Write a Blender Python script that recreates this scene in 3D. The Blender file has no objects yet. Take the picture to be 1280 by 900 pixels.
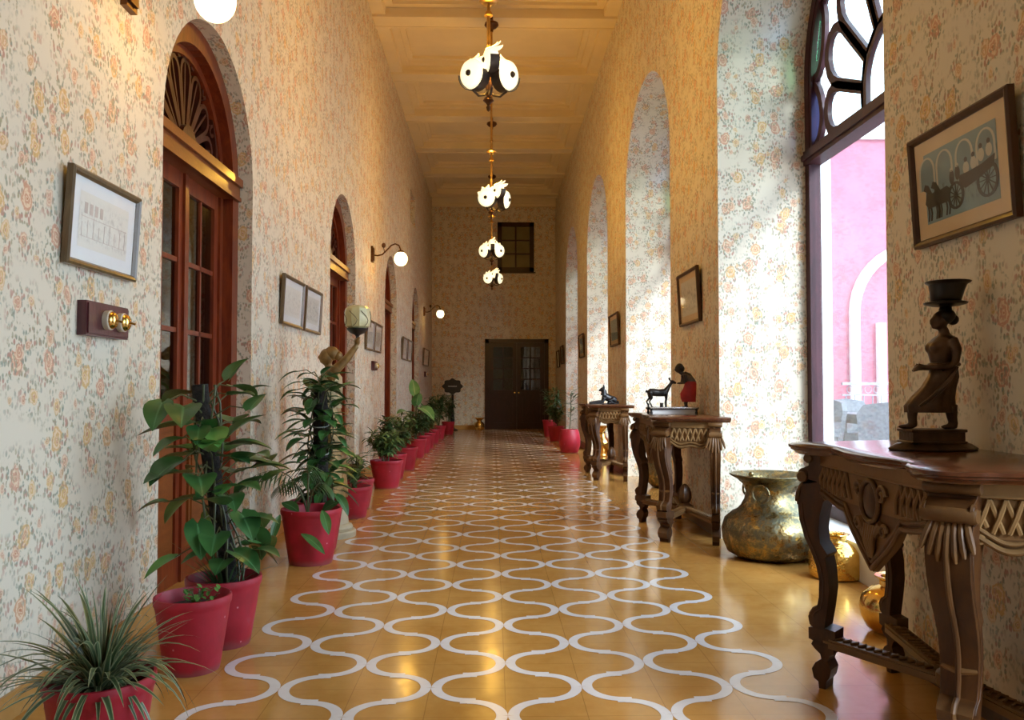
import bpy, bmesh, math, random
from mathutils import Vector, Matrix, Euler
from mathutils.geometry import tessellate_polygon
PI = math.pi
sc = bpy.context.scene
COL = sc.collection
rnd = random.Random(7)

# ------------------------------------------------------------------ helpers
class MB:
    def __init__(s):
        s.v = []; s.f = []; s.m = []; s.uv = []
    def add(s, vs, fs, m=0, uvs=None, M=None):
        o = len(s.v)
        for p in vs:
            p = Vector(p)
            s.v.append(M @ p if M else p)
        for i, f in enumerate(fs):
            s.f.append([o + k for k in f]); s.m.append(m)
            s.uv.append(uvs[i] if uvs else None)
        return s
    def quad(s, p, uv=None, m=0):
        return s.add(p, [list(range(len(p)))], m, [uv] if uv else None)
    def box(s, x0, x1, y0, y1, z0, z1, m=0, M=None):
        vs = [(x, y, z) for x in (x0, x1) for y in (y0, y1) for z in (z0, z1)]
        fs = [(0,1,3,2),(4,6,7,5),(0,4,5,1),(2,3,7,6),(0,2,6,4),(1,5,7,3)]
        return s.add(vs, fs, m, None, M)
    def cbox(s, c, d, m=0, R=None):
        M = Matrix.Translation(c)
        if R: M = M @ R.to_4x4()
        return s.box(-d[0]/2, d[0]/2, -d[1]/2, d[1]/2, -d[2]/2, d[2]/2, m, M)
    def tube(s, pts, r, n=8, m=0, flat=1.0, up=None, cap=True):
        pts = [Vector(p) for p in pts]; k = len(pts)
        rr = r if isinstance(r, (list, tuple)) else [r]*k
        vs = []; fs = []; prev = None
        for i, p in enumerate(pts):
            t = (pts[min(i+1, k-1)] - pts[max(i-1, 0)])
            t = t.normalized() if t.length > 1e-9 else Vector((0,0,1))
            a = prev if prev is not None else (Vector(up) if up else (Vector((0,0,1)) if abs(t.z) < .9 else Vector((1,0,0))))
            a = a - t*a.dot(t)
            if a.length < 1e-6: a = t.orthogonal()
            a.normalize(); b = t.cross(a); prev = a
            for j in range(n):
                w = 2*PI*j/n
                vs.append(p + a*(math.cos(w)*rr[i]*flat) + b*(math.sin(w)*rr[i]))
        for i in range(k-1):
            for j in range(n):
                fs.append((i*n+j, i*n+(j+1)%n, (i+1)*n+(j+1)%n, (i+1)*n+j))
        if cap:
            fs.append(tuple(range(n-1, -1, -1))); fs.append(tuple((k-1)*n+j for j in range(n)))
        return s.add(vs, fs, m)
    def lathe(s, prof, n=24, M=None, m=0, wob=None):
        vs = []; fs = []
        for i, (r, z) in enumerate(prof):
            for j in range(n):
                w = 2*PI*j/n
                q = r*(1 if not wob else wob(w, i))
                vs.append((q*math.cos(w), q*math.sin(w), z))
        for i in range(len(prof)-1):
            for j in range(n):
                fs.append((i*n+j, i*n+(j+1)%n, (i+1)*n+(j+1)%n, (i+1)*n+j))
        if prof[0][0] > 1e-5: fs.append(tuple(range(n-1, -1, -1)))
        return s.add(vs, fs, m, None, M)
    def ell(s, c, r, n=14, R=None, m=0):
        k = n//2
        prof = [(max(math.sin(PI*i/k), 1e-4), -math.cos(PI*i/k)) for i in range(k+1)]
        M = Matrix.Translation(c)
        if R: M = M @ R.to_4x4()
        M = M @ Matrix.Diagonal((r[0], r[1], r[2], 1))
        return s.lathe(prof, n, M, m)
    def prism(s, poly, t0, t1, fn, m=0, sides=True):
        """poly in (a,b), extruded from t0 to t1 ; fn(a,b,t) -> xyz"""
        k = len(poly)
        T0 = t0 if callable(t0) else (lambda a, b: t0)
        T1 = t1 if callable(t1) else (lambda a, b: t1)
        vs = [fn(a, b, T0(a, b)) for a, b in poly] + [fn(a, b, T1(a, b)) for a, b in poly]
        tri = tessellate_polygon([[Vector((a, b, 0)) for a, b in poly]])
        fs = [tuple(t) for t in tri] + [tuple(k+i for i in reversed(t)) for t in tri]
        if sides:
            fs += [(i, (i+1) % k, k+(i+1) % k, k+i) for i in range(k)]
        return s.add(vs, fs, m)
    def ribbon(s, pts, w, d, fn, m=0, closed=False):
        """flat bar following 2-D polyline pts (a,b): width w in plane, from t=-d/2..d/2"""
        k = len(pts); L = []; Rr = []
        P = [Vector((a, b)) for a, b in pts]
        for i in range(k):
            if closed: t = P[(i+1) % k] - P[i-1]
            else: t = P[min(i+1, k-1)] - P[max(i-1, 0)]
            t.normalize() if t.length else None
            nrm = Vector((-t.y, t.x))
            L.append(P[i] + nrm*w/2); Rr.append(P[i] - nrm*w/2)
        vs = []
        for i in range(k):
            vs += [fn(L[i].x, L[i].y, -d/2), fn(Rr[i].x, Rr[i].y, -d/2), fn(Rr[i].x, Rr[i].y, d/2), fn(L[i].x, L[i].y, d/2)]
        fs = []
        for i in range(k if closed else k-1):
            a = i*4; b = ((i+1) % k)*4
            for q in range(4):
                fs.append((a+q, a+(q+1) % 4, b+(q+1) % 4, b+q))
        if not closed:
            fs += [(0, 1, 2, 3), tuple((k-1)*4+q for q in (3, 2, 1, 0))]
        return s.add(vs, fs, m)
    def build(s, name, mats, parent=None, ang=38, loc=None, fix=True):
        me = bpy.data.meshes.new(name)
        me.from_pydata([tuple(p) for p in s.v], [], s.f)
        if any(u for u in s.uv):
            ul = me.uv_layers.new(name='UVMap')
            for p, u in zip(me.polygons, s.uv):
                if u:
                    for li, q in zip(p.loop_indices, u): ul.data[li].uv = q
        for mt in (mats if isinstance(mats, (list, tuple)) else [mats]): me.materials.append(mt)
        for p, mi in zip(me.polygons, s.m): p.material_index = mi
        bm = bmesh.new(); bm.from_mesh(me)
        if fix: bmesh.ops.recalc_face_normals(bm, faces=bm.faces)
        c = math.radians(ang)
        for f in bm.faces: f.smooth = True
        for e in bm.edges:
            e.smooth = len(e.link_faces) == 2 and e.calc_face_angle(0) < c
        bm.to_mesh(me); bm.free()
        o = bpy.data.objects.new(name, me); COL.objects.link(o)
        if parent: o.parent = parent
        if loc: o.location = loc
        return o

def tag(o, label, cat, group=None):
    o['label'] = label; o['category'] = cat
    if group: o['group'] = group
    return o
def thing(name, label, cat, loc=(0, 0, 0), rz=0, group=None):
    o = bpy.data.objects.new(name, None); COL.objects.link(o)
    o.location = loc; o.rotation_euler = (0, 0, rz); o.empty_display_size = .05
    return tag(o, label, cat, group)
def struct(o):
    o['kind'] = 'structure'; return o
def struct_root(name, loc=(0, 0, 0), rz=0):
    o = bpy.data.objects.new(name, None); COL.objects.link(o); o.location = loc; o.rotation_euler = (0, 0, rz)
    return struct(o)
def copy_tree(o, parent=None, name=None):
    c = o.copy(); COL.objects.link(c)
    if name: c.name = name
    if parent: c.parent = parent
    for ch in list(o.children): copy_tree(ch, c)
    return c

# ------------------------------------------------------------------ materials
class NT:
    def __init__(s, name):
        s.mat = bpy.data.materials.new(name); s.mat.use_nodes = True
        s.t = s.mat.node_tree; s.t.nodes.clear()
        s.out = s.t.nodes.new('ShaderNodeOutputMaterial')
    def n(s, typ, ins=None, **kw):
        nd = s.t.nodes.new(typ)
        for k, v in kw.items(): setattr(nd, k, v)
        for k, v in (ins or {}).items():
            sock = nd.inputs[k]
            if hasattr(v, 'is_linked'): s.t.links.new(v, sock)
            else: sock.default_value = v
        return nd
    def math(s, op, a, b=0.0, c=0.0):
        nd = s.n('ShaderNodeMath', operation=op)
        for i, v in enumerate((a, b, c)):
            if hasattr(v, 'is_linked'): s.t.links.new(v, nd.inputs[i])
            else: nd.inputs[i].default_value = v
        return nd.outputs[0]
    def mix(s, f, a, b):
        nd = s.n('ShaderNodeMix', data_type='RGBA')
        for i, v in ((0, f), (6, a), (7, b)):
            if hasattr(v, 'is_linked'): s.t.links.new(v, nd.inputs[i])
            else: nd.inputs[i].default_value = v if i == 0 else (*v, 1)[:4]
        return nd.outputs[2]
    def ramp(s, f, stops):
        nd = s.n('ShaderNodeValToRGB', {'Fac': f})
        el = nd.color_ramp.elements
        while len(el) < len(stops): el.new(.5)
        for e, (p, c) in zip(el, stops):
            e.position = p; e.color = (*c, 1) if len(c) == 3 else c
        return nd.outputs[0]
    def step(s, v, lo, hi):
        nd = s.n('ShaderNodeMapRange', {'Value': v, 'From Min': lo, 'From Max': hi}, interpolation_type='SMOOTHSTEP')
        return nd.outputs[0]
    def bsdf(s, **ins):
        nd = s.n('ShaderNodeBsdfPrincipled', {k.replace('_', ' '): v for k, v in ins.items()})
        s.t.links.new(nd.outputs[0], s.out.inputs[0]); return nd
    def bump(s, h, st, d):
        return s.n('ShaderNodeBump', {'Height': h, 'Strength': st, 'Distance': d}).outputs[0]
def c4(c): return (*c, 1)

def plain(name, col, rough=.5, metal=0., var=.15, scale=8., bump=0., bscale=40., coat=0., spec=.5, col2=None):
    k = NT(name)
    tc = k.n('ShaderNodeTexCoord').outputs['Object']
    nz = k.n('ShaderNodeTexNoise', {'Vector': tc, 'Scale': scale, 'Detail': 4.}).outputs[0]
    a = tuple(max(0, x*(1-var)) for x in col); b = col2 or tuple(min(1, x*(1+var)) for x in col)
    cc = k.ramp(nz, [(.3, a), (.7, b)])
    ins = dict(Base_Color=cc, Roughness=rough, Metallic=metal, Coat_Weight=coat, Specular_IOR_Level=spec)
    if bump:
        nb = k.n('ShaderNodeTexNoise', {'Vector': tc, 'Scale': bscale, 'Detail': 3.}).outputs[0]
        ins['Normal'] = k.bump(nb, bump, .01)
    k.bsdf(**ins)
    return k.mat

def wallpaper():
    k = NT('floral_wallpaper')
    uv = k.n('ShaderNodeUVMap').outputs[0]
    wn = k.n('ShaderNodeTexNoise', {'Vector': uv, 'Scale': 14., 'Detail': 2.}).outputs['Color']
    off = k.n('ShaderNodeVectorMath', {0: wn, 1: (.5, .5, .5)}, operation='SUBTRACT').outputs[0]
    off = k.n('ShaderNodeVectorMath', {0: off, 'Scale': .05}, operation='SCALE').outputs[0]
    w = k.n('ShaderNodeVectorMath', {0: uv, 1: off}, operation='ADD').outputs[0]
    fine = k.n('ShaderNodeTexNoise', {'Vector': uv, 'Scale': 75., 'Detail': 3., 'Roughness': .6}).outputs[0]
    mid = k.n('ShaderNodeTexNoise', {'Vector': uv, 'Scale': 24., 'Detail': 3.}).outputs[0]
    stretch = k.n('ShaderNodeVectorMath', {0: uv, 1: (70., 40., 1.)}, operation='MULTIPLY').outputs[0]
    leafc = k.n('ShaderNodeTexVoronoi', {'Vector': stretch, 'Scale': 1., 'Randomness': 1.}, voronoi_dimensions='2D').outputs
    big = k.n('ShaderNodeTexNoise', {'Vector': uv, 'Scale': 1.3, 'Detail': 3.}).outputs[0]
    col = k.mix(big, (.645, .572, .44), (.70, .635, .505))
    leafcol = k.mix(k.n('ShaderNodeSeparateColor', {0: leafc['Color']}).outputs[0], (.20, .26, .21), (.38, .33, .19))
    leafcol = k.mix(k.step(mid, .52, .64), leafcol, (.46, .24, .18))
    for i, (sx, sy, o, r0) in enumerate(((5.2, 4.0, 0., .15), (6.4, 5.0, 3.7, .12), (9.0, 6.6, 8.3, .10))):
        vv = k.n('ShaderNodeVectorMath', {0: w, 1: (sx, sy, 1.)}, operation='MULTIPLY').outputs[0]
        vv = k.n('ShaderNodeVectorMath', {0: vv, 1: (o, o*.7, 0)}, operation='ADD').outputs[0]
        vo = k.n('ShaderNodeTexVoronoi', {'Vector': vv, 'Scale': 1., 'Randomness': .72}, voronoi_dimensions='2D').outputs
        d = vo['Distance']
        cr = k.n('ShaderNodeSeparateColor', {0: vo['Color']}).outputs
        # leaves round the flower
        ring = k.math('MULTIPLY', k.step(d, .52, .24), k.step(leafc['Distance'], .52, .30))
        lm = k.math('MULTIPLY', ring, k.step(mid, .42, .54))
        col = k.mix(k.math('MULTIPLY', lm, (.95, .85, .6)[i]), col, leafcol)
        dd = k.math('ADD', d, k.math('MULTIPLY', k.math('SUBTRACT', fine, .5), .12))
        rose = k.step(dd, r0 + .05, r0)
        hue = k.mix(k.step(cr[0], .35, .65), (.58, .29, .19), (.62, .39, .14))
        pet = k.math('SINE', k.math('MULTIPLY', dd, 75.))
        hue2 = k.mix(k.step(pet, -.5, .8), hue, (.74, .55, .36))
        hue2 = k.mix(k.step(dd, .03, .015), hue2, (.50, .19, .09))
        on = k.step(cr[1], (.05, .15, .35)[i], (.08, .18, .4)[i])
        col = k.mix(k.math('MULTIPLY', k.math('MULTIPLY', rose, on), (.92, .85, .7)[i]), col, hue2)
    k.bsdf(Base_Color=col, Roughness=.62, Specular_IOR_Level=.3)
    return k.mat

def floor_mat(name, c1, c2, rough, grout=True):
    k = NT(name)
    p = k.n('ShaderNodeNewGeometry').outputs['Position']
    nz = k.n('ShaderNodeTexNoise', {'Vector': p, 'Scale': 3.2, 'Detail': 5., 'Roughness': .65}).outputs[0]
    f2 = k.n('ShaderNodeTexNoise', {'Vector': p, 'Scale': 22., 'Detail': 3.}).outputs[0]
    col = k.ramp(k.math('ADD', k.math('MULTIPLY', nz, .8), k.math('MULTIPLY', f2, .2)), [(.35, c1), (.68, c2)])
    ins = {}
    if grout:
        br = k.n('ShaderNodeTexBrick', {'Vector': k.n('ShaderNodeVectorMath', {0: p, 1: (1.007, .09, 0)}, operation='ADD').outputs[0], 'Scale': 1., 'Mortar Size': .0015, 'Brick Width': .2625, 'Row Height': .2525, 'Color1': c4((1, 1, 1)), 'Color2': c4((.93, .93, .93)), 'Mortar': c4((.62, .6, .55))}, offset=0.).outputs[0]
        nd = k.n('ShaderNodeMix', {0: .9, 6: col, 7: br}, data_type='RGBA', blend_type='MULTIPLY'); col = nd.outputs[2]
    rg = k.math('ADD', rough, k.math('MULTIPLY', k.math('SUBTRACT', f2, .5), .12))
    bmp = k.n('ShaderNodeTexNoise', {'Vector': p, 'Scale': 6., 'Detail': 2.}).outputs[0]
    k.bsdf(Base_Color=col, Roughness=rg, Specular_IOR_Level=.55, Normal=k.bump(bmp, .12, .01))
    return k.mat

def wood(name, c1, c2, rough=.3, coat=.3, scale=(3, 3, .6), worn=None):
    k = NT(name)
    tc = k.n('ShaderNodeTexCoord').outputs['Object']
    st = k.n('ShaderNodeVectorMath', {0: tc, 1: scale}, operation='MULTIPLY').outputs[0]
    nz = k.n('ShaderNodeTexNoise', {'Vector': st, 'Scale': 9., 'Detail': 6., 'Roughness': .6, 'Distortion': .6}).outputs[0]
    col = k.ramp(nz, [(.3, c1), (.7, c2)])
    if worn:
        pt = k.n('ShaderNodeNewGeometry').outputs['Pointiness']
        col = k.mix(k.math('MULTIPLY', k.step(pt, .53, .62), .6), col, worn)
    fb = k.n('ShaderNodeTexNoise', {'Vector': tc, 'Scale': 60., 'Detail': 3.}).outputs[0]
    k.bsdf(Base_Color=col, Roughness=rough, Coat_Weight=coat, Coat_Roughness=.15, Specular_IOR_Level=.32, Normal=k.bump(fb, .15, .004))
    return k.mat

def thin_glass(name, tint, gloss=.08, rough=.02):
    k = NT(name)
    t = k.n('ShaderNodeBsdfTransparent', {0: c4(tint)}).outputs[0]
    g = k.n('ShaderNodeBsdfGlossy', {0: c4((1, 1, 1)), 1: rough}).outputs[0]
    ge = k.n('ShaderNodeNewGeometry').outputs
    dt = k.math('ABSOLUTE', k.n('ShaderNodeVectorMath', {0: ge['Normal'], 1: ge['Incoming']}, operation='DOT_PRODUCT').outputs['Value'])
    fr = k.math('POWER', k.math('SUBTRACT', 1., dt), 5.)
    fac = k.math('ADD', k.math('MULTIPLY', fr, .85), gloss)
    m = k.n('ShaderNodeMixShader', {0: fac, 1: t, 2: g}).outputs[0]
    k.t.links.new(m, k.out.inputs[0]); return k.mat

def emit_glass(name, col, st, var=.25):
    """lit opal glass"""
    k = NT(name)
    lw = k.n('ShaderNodeLayerWeight', {0: .35}).outputs['Facing']
    s = k.math('MULTIPLY', k.math('SUBTRACT', 1., k.math('MULTIPLY', lw, var)), st)
    k.bsdf(Base_Color=c4((.9, .88, .8)), Roughness=.25, Emission_Color=c4(col), Emission_Strength=s)
    return k.mat

def leaf_mat(name, c1, c2, edge=None, rough=.38, vein=None):
    k = NT(name)
    uv = k.n('ShaderNodeUVMap').outputs[0]
    x = k.n('ShaderNodeSeparateXYZ', {0: uv}).outputs
    tc = k.n('ShaderNodeTexCoord').outputs['Object']
    nz = k.n('ShaderNodeTexNoise', {'Vector': tc, 'Scale': 9., 'Detail': 2.}).outputs[0]
    col = k.ramp(nz, [(.3, c1), (.7, c2)])
    a = k.math('ABSOLUTE', k.math('SUBTRACT', x[0], .5))
    if edge: col = k.mix(k.step(a, .27, .36), col, edge)
    if vein: col = k.mix(k.step(a, .05, .02), col, vein)
    k.bsdf(Base_Color=col, Roughness=rough, Specular_IOR_Level=.45)
    return k.mat

def pot_mat():
    k = NT('red_painted_clay')
    oi = k.n('ShaderNodeObjectInfo').outputs['Random']
    tc = k.n('ShaderNodeTexCoord').outputs['Object']
    tcs = k.n('ShaderNodeVectorMath', {0: tc, 1: oi}, operation='ADD').outputs[0]
    nz = k.n('ShaderNodeTexNoise', {'Vector': tcs, 'Scale': 7., 'Detail': 5., 'Roughness': .65}).outputs[0]
    col = k.ramp(nz, [(.3, (.27, .006, .016)), (.7, (.42, .011, .030))])
    z = k.n('ShaderNodeSeparateXYZ', {0: tc}).outputs[2]
    lip = k.math('MULTIPLY', k.step(k.math('ADD', z, k.math('MULTIPLY', nz, .05)), .31, .28), .0)
    worn = k.math('MULTIPLY', k.step(nz, .62, .74), .45)
    col = k.mix(worn, col, (.30, .08, .09))
    sp = k.n('ShaderNodeTexVoronoi', {'Vector': tcs, 'Scale': 26., 'Randomness': 1.}).outputs
    m = k.math('MULTIPLY', k.step(sp['Distance'], .13, .07), k.step(k.n('ShaderNodeSeparateColor', {0: sp['Color']}).outputs[0], .88, .92))
    col = k.mix(k.math('MULTIPLY', m, .7), col, (.72, .40, .44))
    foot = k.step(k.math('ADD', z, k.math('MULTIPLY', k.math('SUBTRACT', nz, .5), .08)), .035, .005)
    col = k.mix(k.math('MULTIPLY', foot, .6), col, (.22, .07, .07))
    k.bsdf(Base_Color=col, Roughness=.5, Normal=k.bump(nz, .25, .006))
    return k.mat

def brass(name, c1, c2, rough, hammered=0., tarn=None):
    k = NT(name)
    tc = k.n('ShaderNodeTexCoord').outputs['Object']
    nz = k.n('ShaderNodeTexNoise', {'Vector': tc, 'Scale': 9., 'Detail': 6., 'Roughness': .7}).outputs[0]
    col = k.ramp(nz, [(.35, c1), (.65, c2)])
    ins = dict(Metallic=1., Roughness=rough)
    if tarn:
        n2 = k.n('ShaderNodeTexNoise', {'Vector': tc, 'Scale': 26., 'Detail': 6., 'Roughness': .75}).outputs[0]
        t = k.step(n2, .42, .58)
        col = k.mix(k.math('MULTIPLY', t, .8), col, tarn)
        ins['Roughness'] = k.math('ADD', rough, k.math('MULTIPLY', t, .25))
    if hammered:
        vo = k.n('ShaderNodeTexVoronoi', {'Vector': tc, 'Scale': 60.}).outputs['Distance']
        ins['Normal'] = k.bump(vo, hammered, .004)
    k.bsdf(Base_Color=col, **ins)
    return k.mat

def engraving(name, paper, ink, ink2, dens=.5):
    """faint printed view: hatch-like tone inside the sheet"""
    k = NT(name)
    uv = k.n('ShaderNodeUVMap').outputs[0]
    n1 = k.n('ShaderNodeTexNoise', {'Vector': uv, 'Scale': 5., 'Detail': 6., 'Roughness': .7}).outputs[0]
    st = k.n('ShaderNodeVectorMath', {0: uv, 1: (26., 7., 1.)}, operation='MULTIPLY').outputs[0]
    n2 = k.n('ShaderNodeTexNoise', {'Vector': st, 'Scale': 1., 'Detail': 4.}).outputs[0]
    f = k.math('MULTIPLY', k.step(n1, .40, .62), k.step(n2, .38, .66))
    y = k.n('ShaderNodeSeparateXYZ', {0: uv}).outputs[1]
    band = k.math('MULTIPLY', k.step(y, .06, .16), k.step(y, .97, .72))
    col = k.mix(k.math('MULTIPLY', k.math('MULTIPLY', f, band), dens), paper, ink)
    col = k.mix(k.math('MULTIPLY', k.step(n1, .60, .75), dens*.7), col, ink2)
    k.bsdf(Base_Color=col, Roughness=.6)
    return k.mat

M = {}
M['paper'] = wallpaper()
M['floor'] = floor_mat('mustard_cement_tile', (.44, .205, .042), (.56, .295, .078), .15)
M['inlay'] = floor_mat('white_cement_tile', (.66, .62, .60), (.76, .73, .71), .20, False)
M['ceil'] = plain('cream_ceiling_paint', (.74, .62, .40), .6, var=.05, scale=2.)
M['skirt'] = floor_mat('ochre_skirting_tile', (.40, .21, .06), (.52, .28, .09), .25, False)
M['skirt_dark'] = wood('dark_skirting_wood', (.035, .018, .012), (.08, .04, .025), .3)
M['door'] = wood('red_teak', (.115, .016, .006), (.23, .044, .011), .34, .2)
M['door_dark'] = wood('shadow_teak', (.035, .009, .006), (.075, .018, .009), .32, .3)  # teak darkened for the fanlight; the recess shade is put into its colour
M['beam'] = wood('orange_teak', (.155, .040, .008), (.235, .068, .014), .38, .15, (.6, 3, 3))
M['dark_door'] = wood('dark_mahogany', (.020, .005, .004), (.042, .011, .008), .3, .2)
M['carved'] = wood('carved_dark_wood', (.026, .008, .0018), (.078, .028, .0055), .45, .03, (3, 3, .8), worn=(.22, .115, .04))
M['table_top'] = wood('polished_walnut_top', (.060, .018, .007), (.115, .038, .015), .22, .35, (.8, 3, 3))
M['gilt_wood'] = wood('rubbed_gilt_wood', (.085, .042, .014), (.16, .085, .030), .42, .08, worn=(.32, .19, .075))
M['maroon'] = wood('maroon_window_wood', (.030, .007, .010), (.060, .013, .018), .5, .05)
M['glass'] = thin_glass('clear_glass', (1, 1, 1), .04)
M['dark_glass'] = thin_glass('door_glass', (.5, .5, .45), .055)
M['gblue'] = thin_glass('blue_stained_glass', (.58, .70, 1.))
M['ggreen'] = thin_glass('green_stained_glass', (.60, .94, .70))
M['gwhite'] = thin_glass('pale_stained_glass', (.90, .96, .94))
M['gviolet'] = thin_glass('violet_stained_glass', (.45, .32, .70))
M['pot'] = pot_mat()
M['soil'] = plain('damp_soil', (.035, .022, .014), .95, var=.5, scale=30, bump=.6, bscale=60)
M['brass'] = brass('polished_brass', (.62, .38, .09), (.80, .54, .17), .16)
M['hammered'] = brass('hammered_brass', (.66, .40, .08), (.86, .58, .16), .22, .5)
M['old_brass'] = brass('tarnished_brass', (.20, .145, .06), (.42, .31, .13), .26, .3, (.11, .12, .09))
M['bronze'] = plain('dark_bronze', (.075, .040, .020), .38, .6, .5, 14, .2, 50)
M['bronze_dark'] = plain('black_patina', (.018, .014, .012), .35, .4, .4, 20)
M['fixture'] = plain('brown_lamp_metal', (.12, .055, .025), .32, .9, .3, 12)
M['strap'] = plain('dark_lamp_strap', (.075, .058, .045), .45, .6, .3, 12)
M['rod'] = brass('brass_rod', (.40, .24, .08), (.58, .36, .13), .28)
M['opal'] = emit_glass('lit_opal_glass', (1., .84, .50), 1.7, .55)
M['globe'] = emit_glass('lit_globe', (1., .82, .50), 4.5, .3)
M['frame'] = wood('brown_picture_frame', (.045, .020, .010), (.09, .042, .02), .45, .05)
M['frame_gilt'] = wood('gilt_slip', (.36, .24, .08), (.5, .34, .13), .35, .2)
M['mat'] = plain('pale_mount_board', (.72, .74, .74), .7, var=.03)
M['mat_tan'] = plain('tan_mount_board', (.62, .46, .27), .7, var=.08, scale=6)
M['print'] = engraving('pale_engraving', (.70, .69, .62), (.34, .33, .30), (.60, .42, .36), .55)
M['print_grey'] = engraving('grey_engraving', (.60, .60, .54), (.16, .16, .15), (.30, .29, .26), .9)
M['photo'] = engraving('teal_photo_print', (.17, .27, .29), (.06, .09, .10), (.36, .40, .36), .8)
M['ink_dark'] = plain('dark_ink', (.018, .022, .026), .6, var=.3)
M['ink_light'] = plain('pale_ink', (.46, .45, .38), .6, var=.1)
M['ink_mid'] = plain('grey_ink', (.13, .21, .23), .6, var=.2)
M['pglass'] = thin_glass('picture_glass', (1, 1, 1), .035, .05)
M['switch_wood'] = wood('maroon_switch_board', (.055, .012, .016), (.095, .022, .026), .3, .4)
M['cream'] = plain('cream_porcelain', (.62, .55, .42), .3, var=.05)
M['stone'] = plain('weathered_cream_paint', (.36, .30, .19), .5, var=.18, scale=7, bump=.2)
M['gold_statue'] = plain('old_gold_paint', (.25, .145, .042), .42, .35, .45, 16, .2, 40)
M['gold_cloth'] = plain('pale_gold_cloth', (.36, .28, .14), .5, .2, .35, 22, .3, 60)
M['lantern'] = plain('crazed_cream_glass', (.62, .55, .27), .3, var=.12, scale=14)
M['g_grass'] = leaf_mat('striped_blade', (.035, .068, .028), (.075, .125, .045), (.30, .31, .16))
M['g_ivy'] = leaf_mat('climber_leaf', (.020, .075, .018), (.060, .165, .040), None, .34, (.10, .24, .09))
M['g_lime'] = leaf_mat('young_leaf', (.07, .19, .035), (.13, .30, .06), None, .38)
M['g_bush'] = leaf_mat('shrub_leaf', (.045, .10, .025), (.13, .22, .065), None, .42)
M['g_dark'] = leaf_mat('dark_leaf', (.022, .062, .018), (.065, .135, .04), None, .4)
M['g_pale'] = leaf_mat('pale_vein_leaf', (.07, .20, .06), (.16, .32, .09), None, .36, (.35, .45, .2))
M['stem'] = plain('green_brown_stem', (.075, .085, .03), .55, var=.4)
M['pole'] = plain('dark_moss_pole', (.018, .014, .011), .95, var=.6, scale=40, bump=.8, bscale=70)
M['tie'] = plain('pale_string_tie', (.45, .5, .45), .6)
M['black'] = plain('black_paint', (.010, .010, .011), .4, var=.3)
M['white'] = plain('white_paint', (.75, .75, .74), .5, var=.04)
M['skin'] = plain('dark_carved_skin', (.022, .013, .010), .35, var=.3)
M['red_cloth'] = plain('red_painted_cloth', (.42, .018, .022), .45, var=.25, scale=16)
M['grey_cloth'] = plain('grey_painted_cloth', (.10, .085, .08), .5, var=.3, scale=16)
M['silver'] = plain('pale_silver', (.72, .72, .72), .2, 1., .05)
M['pink'] = plain('pink_limewash', (.40, .115, .165), .8, var=.10, scale=1.2)
M['terr'] = plain('terrace_stone', (.40, .30, .27), .5, var=.1, scale=3)
M['rattan'] = plain('grey_rattan', (.10, .11, .13), .6, var=.3, scale=40)
M['rail'] = plain('grey_iron', (.25, .25, .28), .5, .5)
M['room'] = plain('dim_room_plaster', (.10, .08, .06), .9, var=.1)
M['pane_olive'] = plain('clouded_window_glass', (.17, .15, .075), .18, var=.12, scale=3)

# ------------------------------------------------------------------ dimensions
XL, XR, YB, YE, ZC = -1.53, 1.58, -2.6, 20.9, 5.95
XLB, XRB = -1.95, 2.29
DOORS = [(3.86 + 3.97*k, 5.30 + 3.97*k) for k in range(-1, 4)]
WINS = [(3.29 + 4.05*k, 5.77 + 4.05*k) for k in range(-1, 4)]
D_SPR, D_RISE, W_SPR, W_RISE = 2.30, .72, 3.20, 1.06

def wall(name, xf, xb, y0, y1, z0, z1, ops, spr, rise, mat, backmat, n=28):
    f = MB(); b = MB()
    def uvq(p): return [(q[1], q[2]) for q in p]
    def face(p):                      # p list of (y,z)
        f.quad([(xf, a, c) for a, c in p], [(a, c) for a, c in p])
        f.quad([(xb, a, c) for a, c in p], [(a, c) for a, c in p], 1)
    cur = y0
    for (a, c) in ops:
        if a > cur: face([(cur, z0), (a, z0), (a, z1), (cur, z1)])
        yc, hw = (a+c)/2, (c-a)/2
        arc = [(yc + hw*math.cos(PI - PI*i/n), spr + rise*math.sin(PI*i/n)) for i in range(n+1)]
        for p, q in zip(arc, arc[1:]): face([p, q, (q[0], z1), (p[0], z1)])
        outline = [(a, z0)] + arc + [(c, z0)]
        s = 0
        for p, q in zip(outline, outline[1:]):
            L = math.hypot(q[0]-p[0], q[1]-p[1])
            horizontal = abs(p[0]-q[0]) < 1e-6
            vv = (p[1], q[1]) if horizontal else (s, s+L)
            f.quad([(xf, *p), (xf, *q), (xb, *q), (xb, *p)], [(0, vv[0]), (0, vv[1]), (xb-xf, vv[1]), (xb-xf, vv[0])])
            s += L
        cur = c
    if cur < y1: face([(cur, z0), (y1, z0), (y1, z1), (cur, z1)])
    f.quad([(xf, y0, z1), (xf, y1, z1), (xb, y1, z1), (xb, y0, z1)], None, 1)
    return f
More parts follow.
